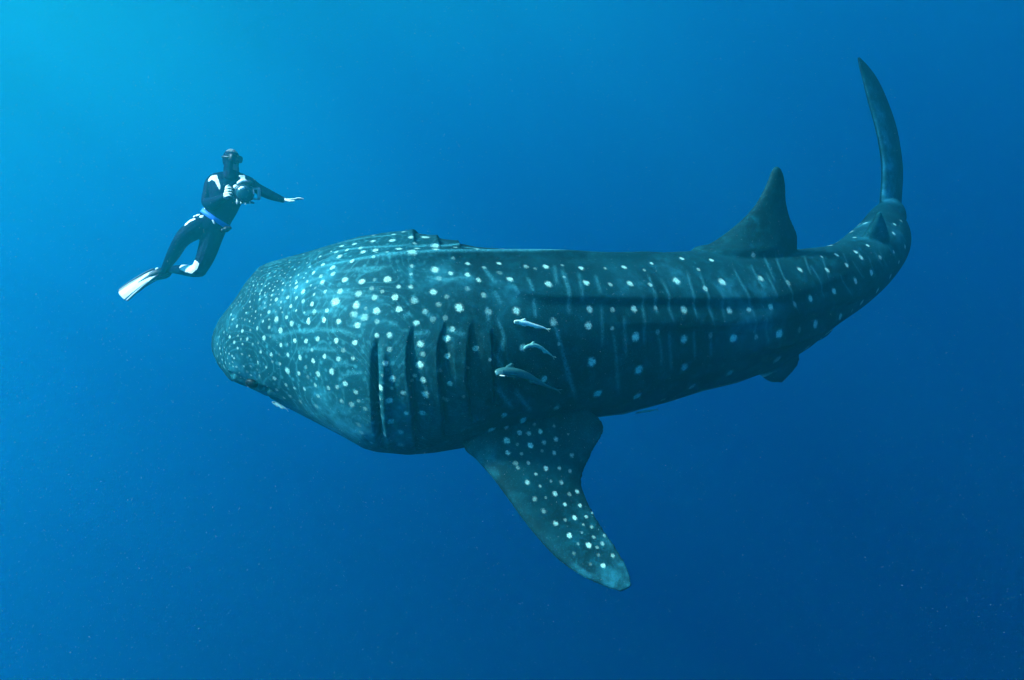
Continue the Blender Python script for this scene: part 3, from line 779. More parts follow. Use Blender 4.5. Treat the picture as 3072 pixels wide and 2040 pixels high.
streaks((1060, 680), 2.24, [[(870,270),(920,350),(960,400)],[(1165,340),(1200,450)],[(1400,270),(1430,420),(1450,600)],[(385,250),(390,400)],[(395,450),(430,520)],[(470,555),(550,630)],[(900,530),(910,650)],[(940,430),(1000,520)],[(960,850),(1010,960)],[(1340,620),(1390,780),(1440,980),(1500,1170)],[(1080,1090),(1200,1250)],[(960,1080),(1080,1230)],[(620,685),(760,730)],[(0,290),(100,300),(230,270)],[(230,640),(300,660)],[(330,610),(390,575)],[(0,590),(100,625)],[(400,720),(520,705)],[(1060,400),(1110,470)],[(480,330),(600,360),(760,350),(830,370)],[(960,600),(1010,760),(980,860)],[(1210,480),(1225,620)]], 0.012, 0.45)
streaks((620, 680), 2.24, [[(400,790),(480,740),(560,710),(700,695),(850,695),(950,710),(1050,750)],[(580,825),(700,820),(900,830)],[(640,580),(720,570),(900,570)],[(960,590),(1090,620)],[(720,440),(900,435),(1050,460),(1140,480),(1190,520)],[(890,310),(1000,290),(1230,270)],[(700,490),(850,465),(1000,480)],[(460,520),(500,480),(530,430)],[(620,400),(700,360),(830,330)],[(840,940),(960,900)],[(870,1040),(960,985),(1060,980)]], 0.011, 0.42)
streaks((620, 680), 2.24, [[(690,290),(850,250),(1000,235),(1200,215),(1389,195)],[(760,200),(900,160),(1050,140),(1250,130),(1389,120)],[(880,110),(1100,70),(1300,60)]], 0.010, 0.7)  # first line: highlight along the back ridge, put into the colour
streaks((1060, 680), 2.24, [[(0,240),(200,215),(400,200),(520,192),(800,188),(1100,186),(1400,184),(1568,184)],[(350,135),(500,130),(700,135),(900,150)]], 0.013, 0.75)  # first line paints the ridge highlight on towards the dorsal fin

# pale patches: throat, lip, light shoulder, plus light painted on the tail's face
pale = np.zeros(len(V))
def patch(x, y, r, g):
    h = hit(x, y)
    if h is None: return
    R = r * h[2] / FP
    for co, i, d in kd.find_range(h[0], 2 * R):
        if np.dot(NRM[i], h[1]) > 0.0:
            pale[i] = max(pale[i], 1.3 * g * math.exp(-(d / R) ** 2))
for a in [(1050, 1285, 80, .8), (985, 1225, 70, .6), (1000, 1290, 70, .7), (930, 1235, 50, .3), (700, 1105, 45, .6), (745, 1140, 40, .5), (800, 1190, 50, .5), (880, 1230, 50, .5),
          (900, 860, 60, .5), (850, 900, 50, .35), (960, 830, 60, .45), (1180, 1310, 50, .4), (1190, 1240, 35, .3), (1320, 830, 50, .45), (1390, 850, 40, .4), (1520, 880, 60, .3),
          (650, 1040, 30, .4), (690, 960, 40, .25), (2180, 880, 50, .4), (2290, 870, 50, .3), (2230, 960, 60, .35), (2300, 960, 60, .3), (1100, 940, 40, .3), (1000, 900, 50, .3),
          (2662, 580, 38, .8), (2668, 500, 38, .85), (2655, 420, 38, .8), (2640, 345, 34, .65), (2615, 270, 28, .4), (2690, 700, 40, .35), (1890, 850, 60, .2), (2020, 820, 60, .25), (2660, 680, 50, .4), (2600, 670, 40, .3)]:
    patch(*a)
# leading edge and tip of the pectoral fin, painted pale as if catching light
for a in [(1440, 1420, 40, .5), (1500, 1490, 45, .55), (1560, 1570, 45, .55), (1620, 1640, 45, .55), (1690, 1700, 50, .55), (1760, 1735, 50, .5), (1830, 1755, 50, .4), (1880, 1740, 40, .38), (1865, 1690, 35, .3), (1460, 1370, 40, .4), (1830, 1620, 25, .35)]:
    patch(*a)
# belly
lat = ((V - AX[NEAR]) * LAT[NEAR]).sum(1) / np.maximum(AQ[NEAR], 1e-3)
dor = ((V - AX[NEAR]) * DOR[NEAR]).sum(1) / np.maximum(HQ[NEAR], 1e-3)
belly = np.clip((-dor - 0.86) / 0.12, 0, 1) * (np.hypot(lat, dor) < 1.06)

apx = ring_px(AX)[0][NEAR]
head_f = np.clip((1480 - apx) / 420, 0, 1); head_f = head_f * head_f * (3 - 2 * head_f)
head_f *= (np.hypot(lat, dor) < 1.3)
shark = empty('whale_shark', AX[axis_at(1500)])
tag(shark, 'huge blue-grey whale shark covered in pale spots, filling the middle of the picture', 'whale shark')
bo = mesh_obj('body', V2, FACES, M_SKIN, shark)
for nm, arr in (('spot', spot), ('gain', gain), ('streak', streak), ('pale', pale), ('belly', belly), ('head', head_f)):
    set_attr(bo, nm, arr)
h = hit(758, 1147)
if h is not None:
    for k, c in enumerate((h[0], mirror_local(h[0]))):
        n = h[1] if k == 0 else unit(c - AX[NEAR[kd.find(Vector(c))[1]]])
        e = MB(); a1 = unit(np.cross(n, UP)); a2 = np.cross(n, a1)
        e.ellipsoid(np.asarray(c) + n * 0.010, [a1 * 0.046, a2 * 0.036, n * 0.024], 16, 10)
        e.build('eye', M_EYE, shark)

# ------------------------------------------------------------------ remoras
def fish_mat(name, back, side):
    m, t, b = new_mat(name)
    tc = N(t, 'ShaderNodeTexCoord')
    n = noise(t, tc.outputs['Object'], 45, 4)
    c = mixc(t, n, back, side)
    t.links.new(c, b.inputs['Base Color'])
    b.inputs['Roughness'].default_value = 0.4; b.inputs['Specular IOR Level'].default_value = 0.4
    return m
M_REM_W = fish_mat('remora_pale', (0.26, 0.46, 0.42), (0.58, 0.74, 0.66))
M_REM_G = fish_mat('remora_grey', (0.008, 0.04, 0.042), (0.035, 0.13, 0.13))
M_REM_M = fish_mat('remora_mid', (0.05, 0.19, 0.16), (0.20, 0.40, 0.34))
M_PAD = plain('sucker_pad', (0.05, 0.16, 0.17), 0.6, 0.3, 60)
M_WHITE_SCAR = plain('pale_jaw', (0.7, 0.8, 0.78), 0.5)

def skin_at(x, y, lift):
    h = hit(x, y)
    if h is None: return None
    d = unit(P(x, y, 1))
    return h[0] - d * lift, h[1]

def remora(label, spine, widths, mat, lift, pec=True, dorsal_up=True, group='remoras riding on the whale shark', fallback_d=3.8):
    """spine, widths in photograph pixels from snout to tail"""
    pts = []; nrm = []
    last = None
    for x, y in spine:
        s = skin_at(x, y, lift)
        if s is None:
            s = (P(x, y, last if last else fallback_d), unit(-P(x, y, 1)))
        last = float(-(np.asarray(s[0]) @ CRN)[2])
        pts.append(s[0]); nrm.append(unit(-P(x, y, 1)))
    pts = np.array(pts); nrm = np.array(nrm)
    k = len(pts)
    dist = -(pts @ CRN)[:, 2]
    # level out the distance so that the fish is a smooth curve
    dist = np.convolve(np.r_[dist[0], dist, dist[-1]], [.25, .5, .25], 'valid')
    pts = Pn(np.c_[np.array(spine, float), dist])
    wd = np.array(widths) * dist / FP / 2 * 0.86
    q = np.linspace(0, k - 1, 34); s = np.arange(k, dtype=float)
    Pq = hermite(s, pts, q); Wq = np.maximum(hermite(s, wd, q), 0.002); Nq = unit(hermite(s, nrm, q))
    Tq = unit(np.gradient(Pq, axis=0)); Uq = unit(np.cross(Tq, Nq)); 
    Uq[(Uq @ UP) < 0] *= -1
    fish = empty('remora', pts[1])
    tag(fish, label, 'remora', group)
    mb = MB(); a = np.linspace(0, 2 * math.pi, 16, endpoint=False)
    dep = 0.85
    mb.rings([Pq[i] + np.outer(np.cos(a), Uq[i]) * Wq[i] + np.outer(np.sin(a), Nq[i]) * Wq[i] * dep for i in range(len(q))])
    mb.build('body', mat, fish)
    L = np.linalg.norm(np.diff(Pq, axis=0), axis=1).sum()
    def fin(i0_, i1_, side, out, back, name):
        a0, a1 = Pq[i0_] + Uq[i0_] * side * Wq[i0_] * .8, Pq[i1_] + Uq[i1_] * side * Wq[i1_] * .8
        tip = a0 + Uq[i0_] * side * out + Tq[i0_] * back
        f = MB()
        blade(f, np.array([a0, a0 * .5 + tip * .5 + Uq[i0_] * side * out * .12, tip]), np.array([a1, a1 * .6 + tip * .4, tip + Tq[i0_] * 0.012 - Uq[i0_] * side * .004]), [0.004, 0.003, 0.002], 8, 10)
        f.build(name, mat, fish)
    if pec:
        fin(9, 15, 1, Wq[9] * 1.0, Wq[9] * 2.0, 'pectoral_fin')
        fin(9, 13, -1, Wq[9] * .7, Wq[9] * 2.4, 'pectoral_fin')
    fin(20, 29, -1, Wq[20] * .55, Wq[20] * 1.9, 'anal_fin')
    # forked tail
    e = Pq[-1]; tdir = Tq[-1]
    f = MB()
    tw = min(max(Wq.max() * .6, 0.010), 0.016)
    for sg in (1, -1):
        blade(f, np.array([e - tdir * tw * .4, e + tdir * tw * 1.0 + Uq[-1] * sg * tw * .5, e + tdir * tw * 2.0 + Uq[-1] * sg * tw * 0.9]),
              np.array([e + tdir * tw * .35, e + tdir * tw * 1.3 + Uq[-1] * sg * tw * .25, e + tdir * tw * 2.1 + Uq[-1] * sg * tw * 0.8]), [0.004, 0.003, 0.002], 8, 8)
    f.build('tail_fin', mat, fish)
    # sucker pad with its cross ridges on the head
    f = MB()
    for i in range(2, 9):
        c = Pq[i] + Nq[i] * Wq[i] * dep * .98
        f.box(c, [Uq[i] * Wq[i] * .5, Tq[i] * max(0.0016, L * .006), Nq[i] * 0.003], .4)
    f.build('sucker_pad', M_PAD, fish)
    f = MB()
    c = Pq[5] + Nq[5] * Wq[5] * dep * .55 - Uq[5] * Wq[5] * .75
    f.ellipsoid(c, [Tq[5] * Wq[5] * .16, Uq[5] * Wq[5] * .16, Nq[5] * Wq[5] * .14], 10, 8)
    f.build('eye', M_EYE, fish)
    return fish

remora('small whitish remora, uppermost of the three on the spotted flank behind the gills',
       [(1542, 966), (1549, 966), (1560, 967), (1576, 969), (1594, 974), (1614, 979), (1630, 983), (1640, 987)], [9, 15, 17, 17, 14, 10, 6, 3], M_REM_W, 0.022)
remora('slim grey-green remora between the whitish one and the biggest one on the flank',
       [(1572, 1046), (1580, 1040), (1592, 1036), (1606, 1036), (1622, 1043), (1640, 1055), (1652, 1064), (1658, 1069)], [7, 11, 13, 14, 12, 9, 5, 3], M_REM_M, 0.022)
big = remora('largest remora, dark grey with a broad head, lowest of three on the flank',
       [(1486, 1121), (1496, 1118), (1514, 1115), (1540, 1116), (1572, 1124), (1606, 1140), (1640, 1158), (1672, 1170)], [19, 29, 31, 30, 27, 19, 9, 4], M_REM_G, 0.038)
jb = MB(); hj = skin_at(1506, 1127, 0.115)
jb.tube([P(1500, 1126, -(hj[0] @ CRN)[2]), P(1507, 1127, -(hj[0] @ CRN)[2]), P(1514, 1128, -(hj[0] @ CRN)[2])], [0.002, 0.0035, 0.002], 8)
jb.build('jaw', M_WHITE_SCAR, big)
remora('tiny pale remora hanging under the lip of the whale shark near its eye',
       [(816, 1206), (822, 1208), (830, 1212), (840, 1217), (850, 1222), (858, 1226)], [3, 9, 11, 10, 7, 3], M_REM_W, 0.02, fallback_d=4.2)
remora('slender pale remora lying along the lower belly edge behind the pectoral fin',
       [(1906, 1240), (1914, 1238), (1926, 1236), (1942, 1233), (1956, 1231), (1966, 1229)], [2, 6, 7, 7, 5, 2], M_REM_M, 0.02, pec=False, fallback_d=4.6)

# ------------------------------------------------------------------ the free diver
ZD = 8.0
def D(zx, zy, dz=0.0):
    """a point of the diver, from a 3.1355x enlargement of the photograph's corner 320, 420"""
    return P(320 + zx / 3.1355, 420 + zy / 3.1355, ZD + dz)
PXM = ZD / FP / 3.1355            # metres per enlarged pixel

db = MB()
def limb(pts, n=14, flat=None):
    db.tube([D(*p[:3]) for p in pts], [p[3] * PXM for p in pts], n, flat)
def slab(c, hw, hd, udir, wdir):
    a = np.linspace(0, 2 * math.pi, 24, endpoint=False)
    return np.asarray(c) + np.outer(np.cos(a), udir) * hw + np.outer(np.sin(a), wdir) * hd
# torso
tor = [(1172, 318, .02, 62, .060), (1160, 352, .02, 120, .085), (1146, 395, .02, 172, .105), (1138, 450, .01, 165, .125), (1122, 530, .0, 150, .130), (1092, 620, .0, 138, .118),
       (1052, 700, .01, 132, .112), (1012, 760, .01, 138, .120), (968, 822, .01, 140, .125), (935, 880, .01, 118, .105), (922, 905, .01, 70, .06)]
tc_ = np.array([D(a, b, c) for a, b, c, *_ in tor])
k = len(tor); s = np.arange(k, dtype=float); q = np.linspace(0, k - 1, 40)
Tc = hermite(s, tc_, q); Hw = hermite(s, np.array([a[3] for a in tor]) * PXM, q); Hd = hermite(s, np.array([a[4] for a in tor]), q)
Tt = unit(np.gradient(Tc, axis=0))
R = []
TU = []
for i in range(len(q)):
    u = unit(np.cross(Tt[i], BACK * 0.97 + RIGHT * 0.1)); u = u if u @ RIGHT > 0 else -u
    w_ = np.cross(Tt[i], u); w_ = w_ if w_ @ BACK > 0 else -w_
    u = unit(u - w_ * 0.18); w_ = unit(w_ + u * 0.18)     # chest turned a little to the right
    TU.append((u, w_))
    R.append(slab(Tc[i], Hw[i], Hd[i], u, w_))
db.rings(R)
# neck and head
limb([(1172, 360, .02, 90), (1172, 310, .01, 74), (1172, 270, .0, 68), (1176, 230, -.01, 62)])
limb([(1100, 345, .02, 46), (1040, 360, .02, 50), (1005, 380, .01, 54)])
limb([(1230, 345, .03, 46), (1275, 365, .03, 50)])
HC = D(1170, 190, 0)
FACE = unit(RIGHT * 0.84 + BACK * 0.50 - UP * 0.16)       # where he looks
HS = unit(np.cross(UP, FACE)); HU = np.cross(FACE, HS)
if HU @ UP < 0: HU = -HU
db.ellipsoid(HC + HU * 0.006, [FACE * 0.108, HS * 0.090, HU * 0.128], 24, 16)
db.ellipsoid(HC - HU * 0.052 + FACE * 0.030, [FACE * 0.066, HS * 0.060, HU * 0.072], 20, 12)     # jaw
db.ellipsoid(HC - HU * 0.098 + FACE * 0.064, [FACE * 0.026, HS * 0.030, HU * 0.022], 14, 10)      # chin
db.ellipsoid(HC - HU * 0.060 + FACE * 0.094, [FACE * 0.012, HS * 0.026, HU * 0.008], 12, 8)       # lips
db.ellipsoid(HC - HU * 0.074 + FACE * 0.090, [FACE * 0.012, HS * 0.022, HU * 0.008], 12, 8)
# right arm, bent to hold the camera
limb([(1010, 385, .0, 62), (985, 420, .0, 62), (962, 500, -.03, 56), (948, 585, -.06, 54), (990, 600, -.13, 55), (1050, 572, -.19, 48), (1112, 532, -.25, 34)])
# left arm, stretched out
limb([(1290, 385, .03, 60), (1340, 405, .05, 60), (1410, 452, .08, 52), (1485, 492, .11, 50), (1560, 526, .13, 44), (1655, 562, .15, 29)])
# right leg
limb([(905, 800, .0, 104), (820, 850, -.06, 92), (742, 905, -.10, 78), (690, 965, -.11, 66), (655, 1025, -.06, 62), (618, 1092, .0, 56), (566, 1180, .08, 40), (540, 1232, .12, 33)])
limb([(545, 1225, .12, 34), (505, 1248, .10, 32), (455, 1262, .08, 26)])
# left leg, knee bent, shin going back
limb([(1010, 830, .05, 108), (982, 930, .02, 96), (950, 1040, -.02, 86), (912, 1140, -.05, 76), (868, 1222, -.07, 66)])
limb([(872, 1225, -.07, 64), (800, 1232, .08, 58), (710, 1222, .26, 50), (625, 1218, .40, 38), (585, 1232, .46, 34)])
limb([(590, 1228, .46, 34), (555, 1262, .46, 32), (505, 1285, .44, 26)])
# right hand closed round the camera grip
db.ellipsoid(D(1135, 492, -.285), [RIGHT * 0.036, UP * 0.050, BACK * 0.022], 14, 10)
FIN = []
for i, (yy, ln) in enumerate(((448, 62), (474, 68), (500, 66), (524, 54))):
    c = [D(1118, yy + 8, -.290), D(1128 + ln * .35, yy - 2, -.322), D(1128 + ln * .75, yy + 2, -.318), D(1124 + ln * .9, yy + 8, -.288)]
    db.tube(c, [0.0105, 0.0100, 0.0092, 0.0080], 10)
db.tube([D(1122, 470, -.275), D(1125, 440, -.290), D(1148, 424, -.300)], [0.012, 0.0105, 0.009], 10)
# left hand flat, seen on edge
for k_, dz in enumerate((.115, .138, .160, .180)):
    db.tube([D(1660, 564, .15), D(1712, 562, dz), D(1762, 558, dz)], [0.017, 0.0150, 0.0120], 10)
    ln = (78, 96, 88, 66)[k_]
    db.tube([D(1758, 558, dz), D(1758 + ln * .45, 548 + 2 * k_, dz + .003), D(1758 + ln * .75, 546 + 3 * k_, dz + .004), D(1758 + ln, 551 + 3 * k_, dz + .004)], [0.0105, 0.0095, 0.0088, 0.0070], 10)
db.tube([D(1690, 566, .115), D(1725, 574, .09), D(1768, 572, .075)], [0.013, 0.0110, 0.0085], 10)
DV, DF = remeshed(db, 0.0068, 3)
# a wrinkled suit: shallow folds at the joints
diver = empty('person', D(1000, 780))
tag(diver, 'free diver in black wetsuit and mask holding a camera, one arm stretched out', 'person')
dc = DV @ CRN
dzx = ((1536 + dc[:, 0] / -dc[:, 2] * FP) - 320) * 3.1355
dzy = ((1020 - dc[:, 1] / -dc[:, 2] * FP) - 420) * 3.1355
dz = -dc[:, 2] - ZD
def inpoly(poly):
    px, py = np.array(poly, float).T; n = len(px); r = np.zeros(len(dzx), bool)
    j = n - 1
    for i in range(n):
        c = ((py[i] > dzy) != (py[j] > dzy)) & (dzx < (px[j] - px[i]) * (dzy - py[i]) / (py[j] - py[i] + 1e-9) + px[i])
        r ^= c; j = i
    return r
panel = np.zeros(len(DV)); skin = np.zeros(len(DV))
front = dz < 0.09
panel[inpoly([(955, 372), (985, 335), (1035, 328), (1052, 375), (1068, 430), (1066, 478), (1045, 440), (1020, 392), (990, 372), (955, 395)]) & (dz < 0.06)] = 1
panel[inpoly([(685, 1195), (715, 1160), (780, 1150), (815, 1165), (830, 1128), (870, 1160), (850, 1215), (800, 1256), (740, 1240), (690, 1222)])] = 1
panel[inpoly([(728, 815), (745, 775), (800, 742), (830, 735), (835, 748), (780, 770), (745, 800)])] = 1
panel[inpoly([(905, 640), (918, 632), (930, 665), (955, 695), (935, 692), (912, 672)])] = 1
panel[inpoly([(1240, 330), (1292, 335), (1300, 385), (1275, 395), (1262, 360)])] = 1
hand = ((np.linalg.norm(DV - D(1140, 490, -.30), axis=1) < 0.088) & (dzx > 1098)) | (dzx > 1672)
skin[hand] = 1
fq = (DV - HC)
skin[(fq @ FACE > 0.055) & (fq @ HU < -0.035) & (fq @ HU > -0.125) & (np.abs(fq @ HS) < 0.04) & (np.linalg.norm(fq, axis=1) < 0.19)] = 0.47
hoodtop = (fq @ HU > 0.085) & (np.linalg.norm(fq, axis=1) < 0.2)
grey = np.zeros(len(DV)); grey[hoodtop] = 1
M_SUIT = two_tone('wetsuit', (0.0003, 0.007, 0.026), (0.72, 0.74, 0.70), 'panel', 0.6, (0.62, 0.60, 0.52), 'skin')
def laplace(vals, it=3):
    me_ = [np.array(f) for f in DF]
    e = np.concatenate([np.stack([f, np.roll(f, 1)], 1) for f in me_])
    v = vals.copy()
    for _ in range(it):
        a = np.zeros(len(v)); c = np.zeros(len(v))
        np.add.at(a, e[:, 0], v[e[:, 1]]); np.add.at(c, e[:, 0], 1)
        np.add.at(a, e[:, 1], v[e[:, 0]]); np.add.at(c, e[:, 1], 1)
        v = (v + a / np.maximum(c, 1)) / 2
    return v
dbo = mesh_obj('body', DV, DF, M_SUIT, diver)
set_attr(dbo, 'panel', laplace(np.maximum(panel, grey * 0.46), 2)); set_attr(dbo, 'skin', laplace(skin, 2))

M_RUBBER = plain('black_rubber', (0.001, 0.008, 0.020), 0.5, 0.2, 40)
M_GLASS = plain('mask_glass', (0.02, 0.05, 0.07), 0.08, 0.1, 10, 0.8)
M_BELT = plain('blue_webbing', (0.010, 0.14, 0.55), 0.6, 0.2, 60)
M_LEAD = plain('coated_lead', (0.72, 0.76, 0.74), 0.5, 0.1, 30)
M_BLADE = plain('white_blade', (0.78, 0.80, 0.78), 0.45, 0.06, 14)
M_METAL = plain('grey_aluminium', (0.42, 0.45, 0.45), 0.35, 0.15, 30)
M_BODY = plain('anodised_black', (0.003, 0.014, 0.028), 0.4, 0.2, 30)
M_WHITE = plain('white_plastic', (0.78, 0.80, 0.76), 0.5, 0.06, 30)
M_DOME = plain('dome_glass', (0.010, 0.030, 0.040), 0.06, 0.1, 8, 0.9)

# mask
mk = MB()
MC = HC + FACE * 0.110 + HU * 0.022
for sg in (-1, 1):
    c = MC + HS * 0.038 * sg
    a = np.linspace(0, 2 * math.pi, 20, endpoint=False)
    sq = lambda r1, r2, off: c + FACE * off + np.outer(np.sign(np.cos(a)) * np.abs(np.cos(a)) ** .6, HS) * r1 + np.outer(np.sign(np.sin(a)) * np.abs(np.sin(a)) ** .6, HU) * r2
    mk.rings([sq(.044, .046, -.05), sq(.043, .044, -.015), sq(.040, .040, .0), sq(.034, .033, .004), sq(.033, .032, -.004)])
mk.ellipsoid(MC - HU * 0.030 + FACE * 0.008, [FACE * 0.030, HS * 0.022, HU * 0.030], 14, 10)    # nose pocket
mko = mk.build('mask', M_RUBBER, diver)
for sg in (-1, 1):
    g = MB(); g.ellipsoid(MC + HS * 0.038 * sg, [HS * 0.035, HU * 0.034, FACE * 0.003], 18, 8)
    g.build('lens', M_GLASS, mko)
stp = MB(); a = np.linspace(0.55, 2 * math.pi - 0.55, 26)
path = [HC + HU * 0.02 + FACE * (np.cos(x) * 0.112) + HS * (np.sin(x) * 0.094) for x in a]
stp.tube(path, [0.012] * len(path), 8, (HS, .6)); stp.build('strap', M_RUBBER, mko)

# weight belt
bi = int(np.argmin(np.linalg.norm(Tc - D(1022, 748, .01), axis=1)))
bu, bw = TU[bi]; bt = Tt[bi]
ring = lambda off, gr: slab(Tc[bi] + bt * off, Hw[bi] * 1.0 + gr, Hd[bi] * 1.0 + gr, bu, bw)
bb = MB(); bb.rings([ring(-.028, .004), ring(-.026, .012), ring(.026, .012), ring(.028, .004)])
belt = bb.build('weight_belt', M_BELT, diver)
for px, py, dz_, sx in ((838, 727, -.02, 20), (868, 716, -.06, 24), (900, 726, -.09, 22)):
    lw = MB(); lw.box(D(px, py, dz_), [RIGHT * sx * PXM + UP * .004, UP * 17 * PXM, BACK * 0.022], .6); lw.build('lead_weight', M_LEAD, belt)
bk = MB(); bk.box(D(1006, 770, -.13), [unit(RIGHT * .45 - UP) * 0.026, unit(RIGHT + UP * .45) * 0.009, BACK * 0.008], .4); bk.build('buckle', M_METAL, belt)
kn = MB(); kn.tube([D(1095, 850, -.06), D(1130, 838, -.05), D(1160, 828, -.04)], [0.026, 0.034, 0.020], 10); kn.build('hip_knife', M_RUBBER, diver)  # dark knife worn on the hip
wc = MB()
wp = D(1395, 438, .05); wd_ = unit(D(1485, 492, .11) - D(1400, 446, .08))
wc.disc(wp + unit(UP + BACK * .5) * 0.03, unit(UP * 1.0 + BACK * .6), 0.026, 0.008, 18)
wc.build('dive_watch', M_RUBBER, diver)

# swim fins
def swim_fin(root, tip, half, normal, ankle, lbl=None, bend=0.05):
    """root/tip world points, half width at root and tip (m), blade normal"""
    root, tip = np.asarray(root), np.asarray(tip)
    ax_ = unit(tip - root); L = np.linalg.norm(tip - root); nrm = unit(normal - ax_ * np.dot(normal, ax_)); sd_ = np.cross(ax_, nrm)
    hold = empty('swim_fin', np.array(root) - origin_of(diver)); hold.parent = diver
    def pt(u, v):
        w_h = half[0] + (half[1] - half[0]) * u ** .8
        return root + ax_ * L * u * (1 - 0.07 * abs(v) ** 3 * u) + sd_ * w_h * v - nrm * bend * (u ** 2) + nrm * 0.012 * math.cos(v * math.pi) * u
    nu, nv_ = 26, 15
    vs = []; fs = []
    for sgn in (1, -1):
        for i in range(nu):
            for j in range(nv_):
                vs.append(pt(i / (nu - 1), -1 + 2 * j / (nv_ - 1)) + nrm * 0.004 * sgn)
    o = nu * nv_
    for i in range(nu - 1):
        for j in range(nv_ - 1):
            a_ = i * nv_ + j
            fs.append((a_, a_ + 1, a_ + nv_ + 1, a_ + nv_)); fs.append((o + a_, o + a_ + nv_, o + a_ + nv_ + 1, o + a_ + 1))
    for i in range(nu - 1):
        for j in (0, nv_ - 1):
            a_ = i * nv_ + j; fs.append((a_, a_ + nv_, o + a_ + nv_, o + a_))
    for j in range(nv_ - 1):
        for i in (0, nu - 1):
            a_ = i * nv_ + j; fs.append((a_, a_ + 1, o + a_ + 1, o + a_))
    mesh_obj('blade', vs, fs, M_BLADE, hold)
    for v in (-0.98, -0.72, 0.72, 0.98):
        rb = MB(); n_ = 14
        u0, u1 = (0.0, 1.0) if abs(v) > .9 else (0.3, 1.0)
        pp = [pt(u, v) + nrm * 0.003 for u in np.linspace(u0, u1, n_)]
        rb.tube(pp, np.linspace(0.016, 0.008, n_) if abs(v) > .9 else np.linspace(0.004, 0.009, n_), 8)
        rb.build('rib', M_RUBBER, hold)
    rb = MB()
    blade(rb, np.array([pt(.02, -.45), pt(.2, -.28), pt(.48, -.06)]) + nrm * 0.004, np.array([pt(.02, .45), pt(.2, .28), pt(.48, .06)]) + nrm * 0.004, [0.007, 0.006, 0.003], 8, 12)
    rb.build('blade_root', M_RUBBER, hold)
    pk = MB()
    pk.tube([np.asarray(ankle), np.asarray(ankle) * .5 + root * .5, root + ax_ * 0.05], [0.050, 0.056, 0.038], 16, (nrm, .8))
    pk.build('foot_pocket', M_RUBBER, hold)
    bt_ = MB(); bt_.ellipsoid(root - ax_ * 0.035 + nrm * 0.045, [ax_ * .020, sd_ * .012, nrm * .006], 12, 8); bt_.build('badge', M_WHITE, hold)
    return hold
swim_fin(D(462, 1246, .08), D(112, 1440, -.10), (0.066, 0.118), unit(BACK * .86 + UP * .50 - RIGHT * .1), D(520, 1242, .11))
swim_fin(D(515, 1284, .44), D(200, 1420, .62), (0.055, 0.085), unit(BACK * .25 + UP * .9 - RIGHT * .2), D(570, 1262, .46))

# ------------------------------------------------------------------ the diver's camera in its housing
CC = D(1300, 500, -.34)
cu = empty('underwater_camera', CC)
tag(cu, 'black underwater camera housing with round dome port held at the diver\'s chest', 'camera')
CF = unit(RIGHT * 0.30 + BACK * 0.90 - UP * 0.25); CS = unit(np.cross(UP, CF)); CU_ = np.cross(CF, CS)
b_ = MB(); b_.box(CC - CF * 0.05, [CS * 0.085, CU_ * 0.078, CF * 0.055], .35); b_.build('housing', M_BODY, cu)
b_ = MB()
b_.disc(CC + CF * 0.03, CF, 0.092, 0.030, 28, 0.105); b_.build('port_ring', M_BODY, cu)
b_ = MB()
a = np.linspace(0, 2 * math.pi, 28, endpoint=False)
rings_ = []
for q_ in np.linspace(0.02, 1.5, 10)[::-1]:
    rings_.append(CC + CF * (0.045 + 0.072 * math.cos(q_)) + (np.outer(np.cos(a), CS) + np.outer(np.sin(a), CU_)) * 0.094 * math.sin(q_))
b_.rings(rings_); b_.build('dome_port', M_DOME, cu)
for sg, nm in ((-1, 'handle'), (1, 'handle')):
    b_ = MB(); c = CC - CF * 0.03 + CS * 0.150 * sg
    if sg < 0: c = D(1160, 490, -.295)
    b_.tube([c - CU_ * 0.055, c, c + CU_ * 0.055], [0.017, 0.019, 0.017], 12)
    b_.box(c * .5 + (CC - CF * .05) * .5 - CU_ * 0.060, [CS * 0.060, CU_ * 0.010, CF * 0.016], .4)
    b_.box(c * .5 + (CC - CF * .05) * .5 + CU_ * 0.056, [CS * 0.060, CU_ * 0.010, CF * 0.016], .4)
    b_.build(nm, M_BODY if sg < 0 else M_METAL, cu)
b_ = MB(); b_.ellipsoid(D(1216, 442, -.37), [RIGHT * 0.029, UP * 0.027, BACK * 0.028], 16, 12); b_.build('ball_joint', M_WHITE, cu)
b_ = MB(); b_.ellipsoid(D(1276, 452, -.44), [RIGHT * 0.032, UP * 0.020, BACK * 0.02], 16, 12); b_.build('ball_joint', M_WHITE, cu)
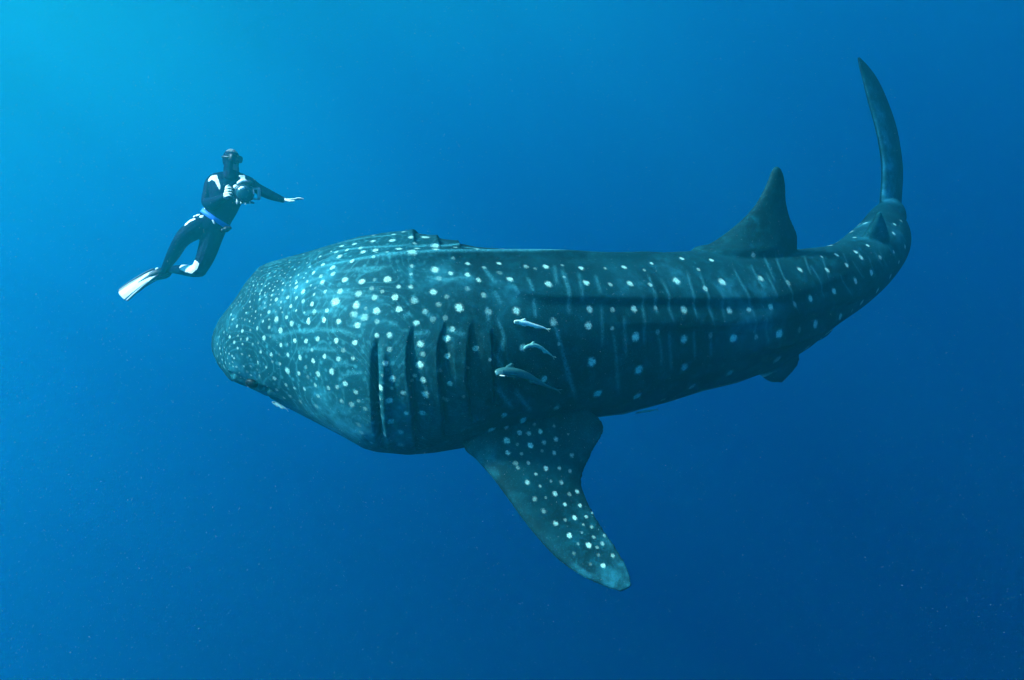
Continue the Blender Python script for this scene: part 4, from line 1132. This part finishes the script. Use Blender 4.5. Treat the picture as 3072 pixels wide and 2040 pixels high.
b_ = MB(); b_.tube([D(1240, 405, -.38), D(1275, 385, -.39), D(1310, 388, -.38)], [0.018, 0.022, 0.018], 12); b_.build('strobe_clamp', M_WHITE, cu)
b_ = MB(); b_.tube([D(1298, 395, -.38), D(1300, 370, -.36), D(1296, 342, -.35)], [0.012, 0.010, 0.012], 10)
b_.box(D(1272, 342, -.35), [RIGHT * 0.030, UP * 0.010, BACK * 0.012], .4); b_.build('strobe_arm', M_METAL, cu)
b_ = MB(); b_.box(D(1320, 400, -.36), [RIGHT * 0.060, UP * 0.014, BACK * 0.04], .4); b_.build('viewfinder', M_BODY, cu)
for px, py, l in ((1225, 585, 26), (1262, 592, 12), (1305, 600, 10), (1345, 594, 12), (1380, 492, 24), (1232, 520, 40)):
    b_ = MB(); b_.tube([D(px, py - l, -.37), D(px + 3, py, -.38), D(px + 1, py + l * .6, -.38)], [0.006, 0.008, 0.006], 8)
    b_.build('control_lever', M_METAL, cu)
b_ = MB(); b_.box(D(1300, 588, -.33), [RIGHT * 0.10, UP * 0.008, BACK * 0.03], .4); b_.build('tray', M_BODY, cu)

# ------------------------------------------------------------------ drifting specks
mp_ = plain('plankton', (0.30, 0.46, 0.46), 0.7)
n = 50000
d = 1.6 + 9 * rng.random(n) ** 0.8
xs = rng.uniform(-250, 3320, n); ys = rng.uniform(-200, 2240, n)
pts = Pn(np.c_[xs, ys, d])
size = (0.0008 + 0.0006 * rng.random(n) + 0.0007 * rng.random(n) ** 10) * (0.45 + d / 8)
tet = np.array([[1, 1, 1], [1, -1, -1], [-1, 1, -1], [-1, -1, 1]]) / 1.7
keep = np.ones(n, bool)
vv = (pts[:, None, :] + tet[None] * size[:, None, None] * rng.uniform(.6, 1.4, (n, 4, 1))).reshape(-1, 3)
ff = [(4 * i + a, 4 * i + b, 4 * i + c) for i in range(n) for a, b, c in ((0, 1, 2), (0, 3, 1), (0, 2, 3), (1, 3, 2))]
pk_ = mesh_obj('plankton', vv, ff, mp_, smooth=False)
tag(pk_, kind='stuff')
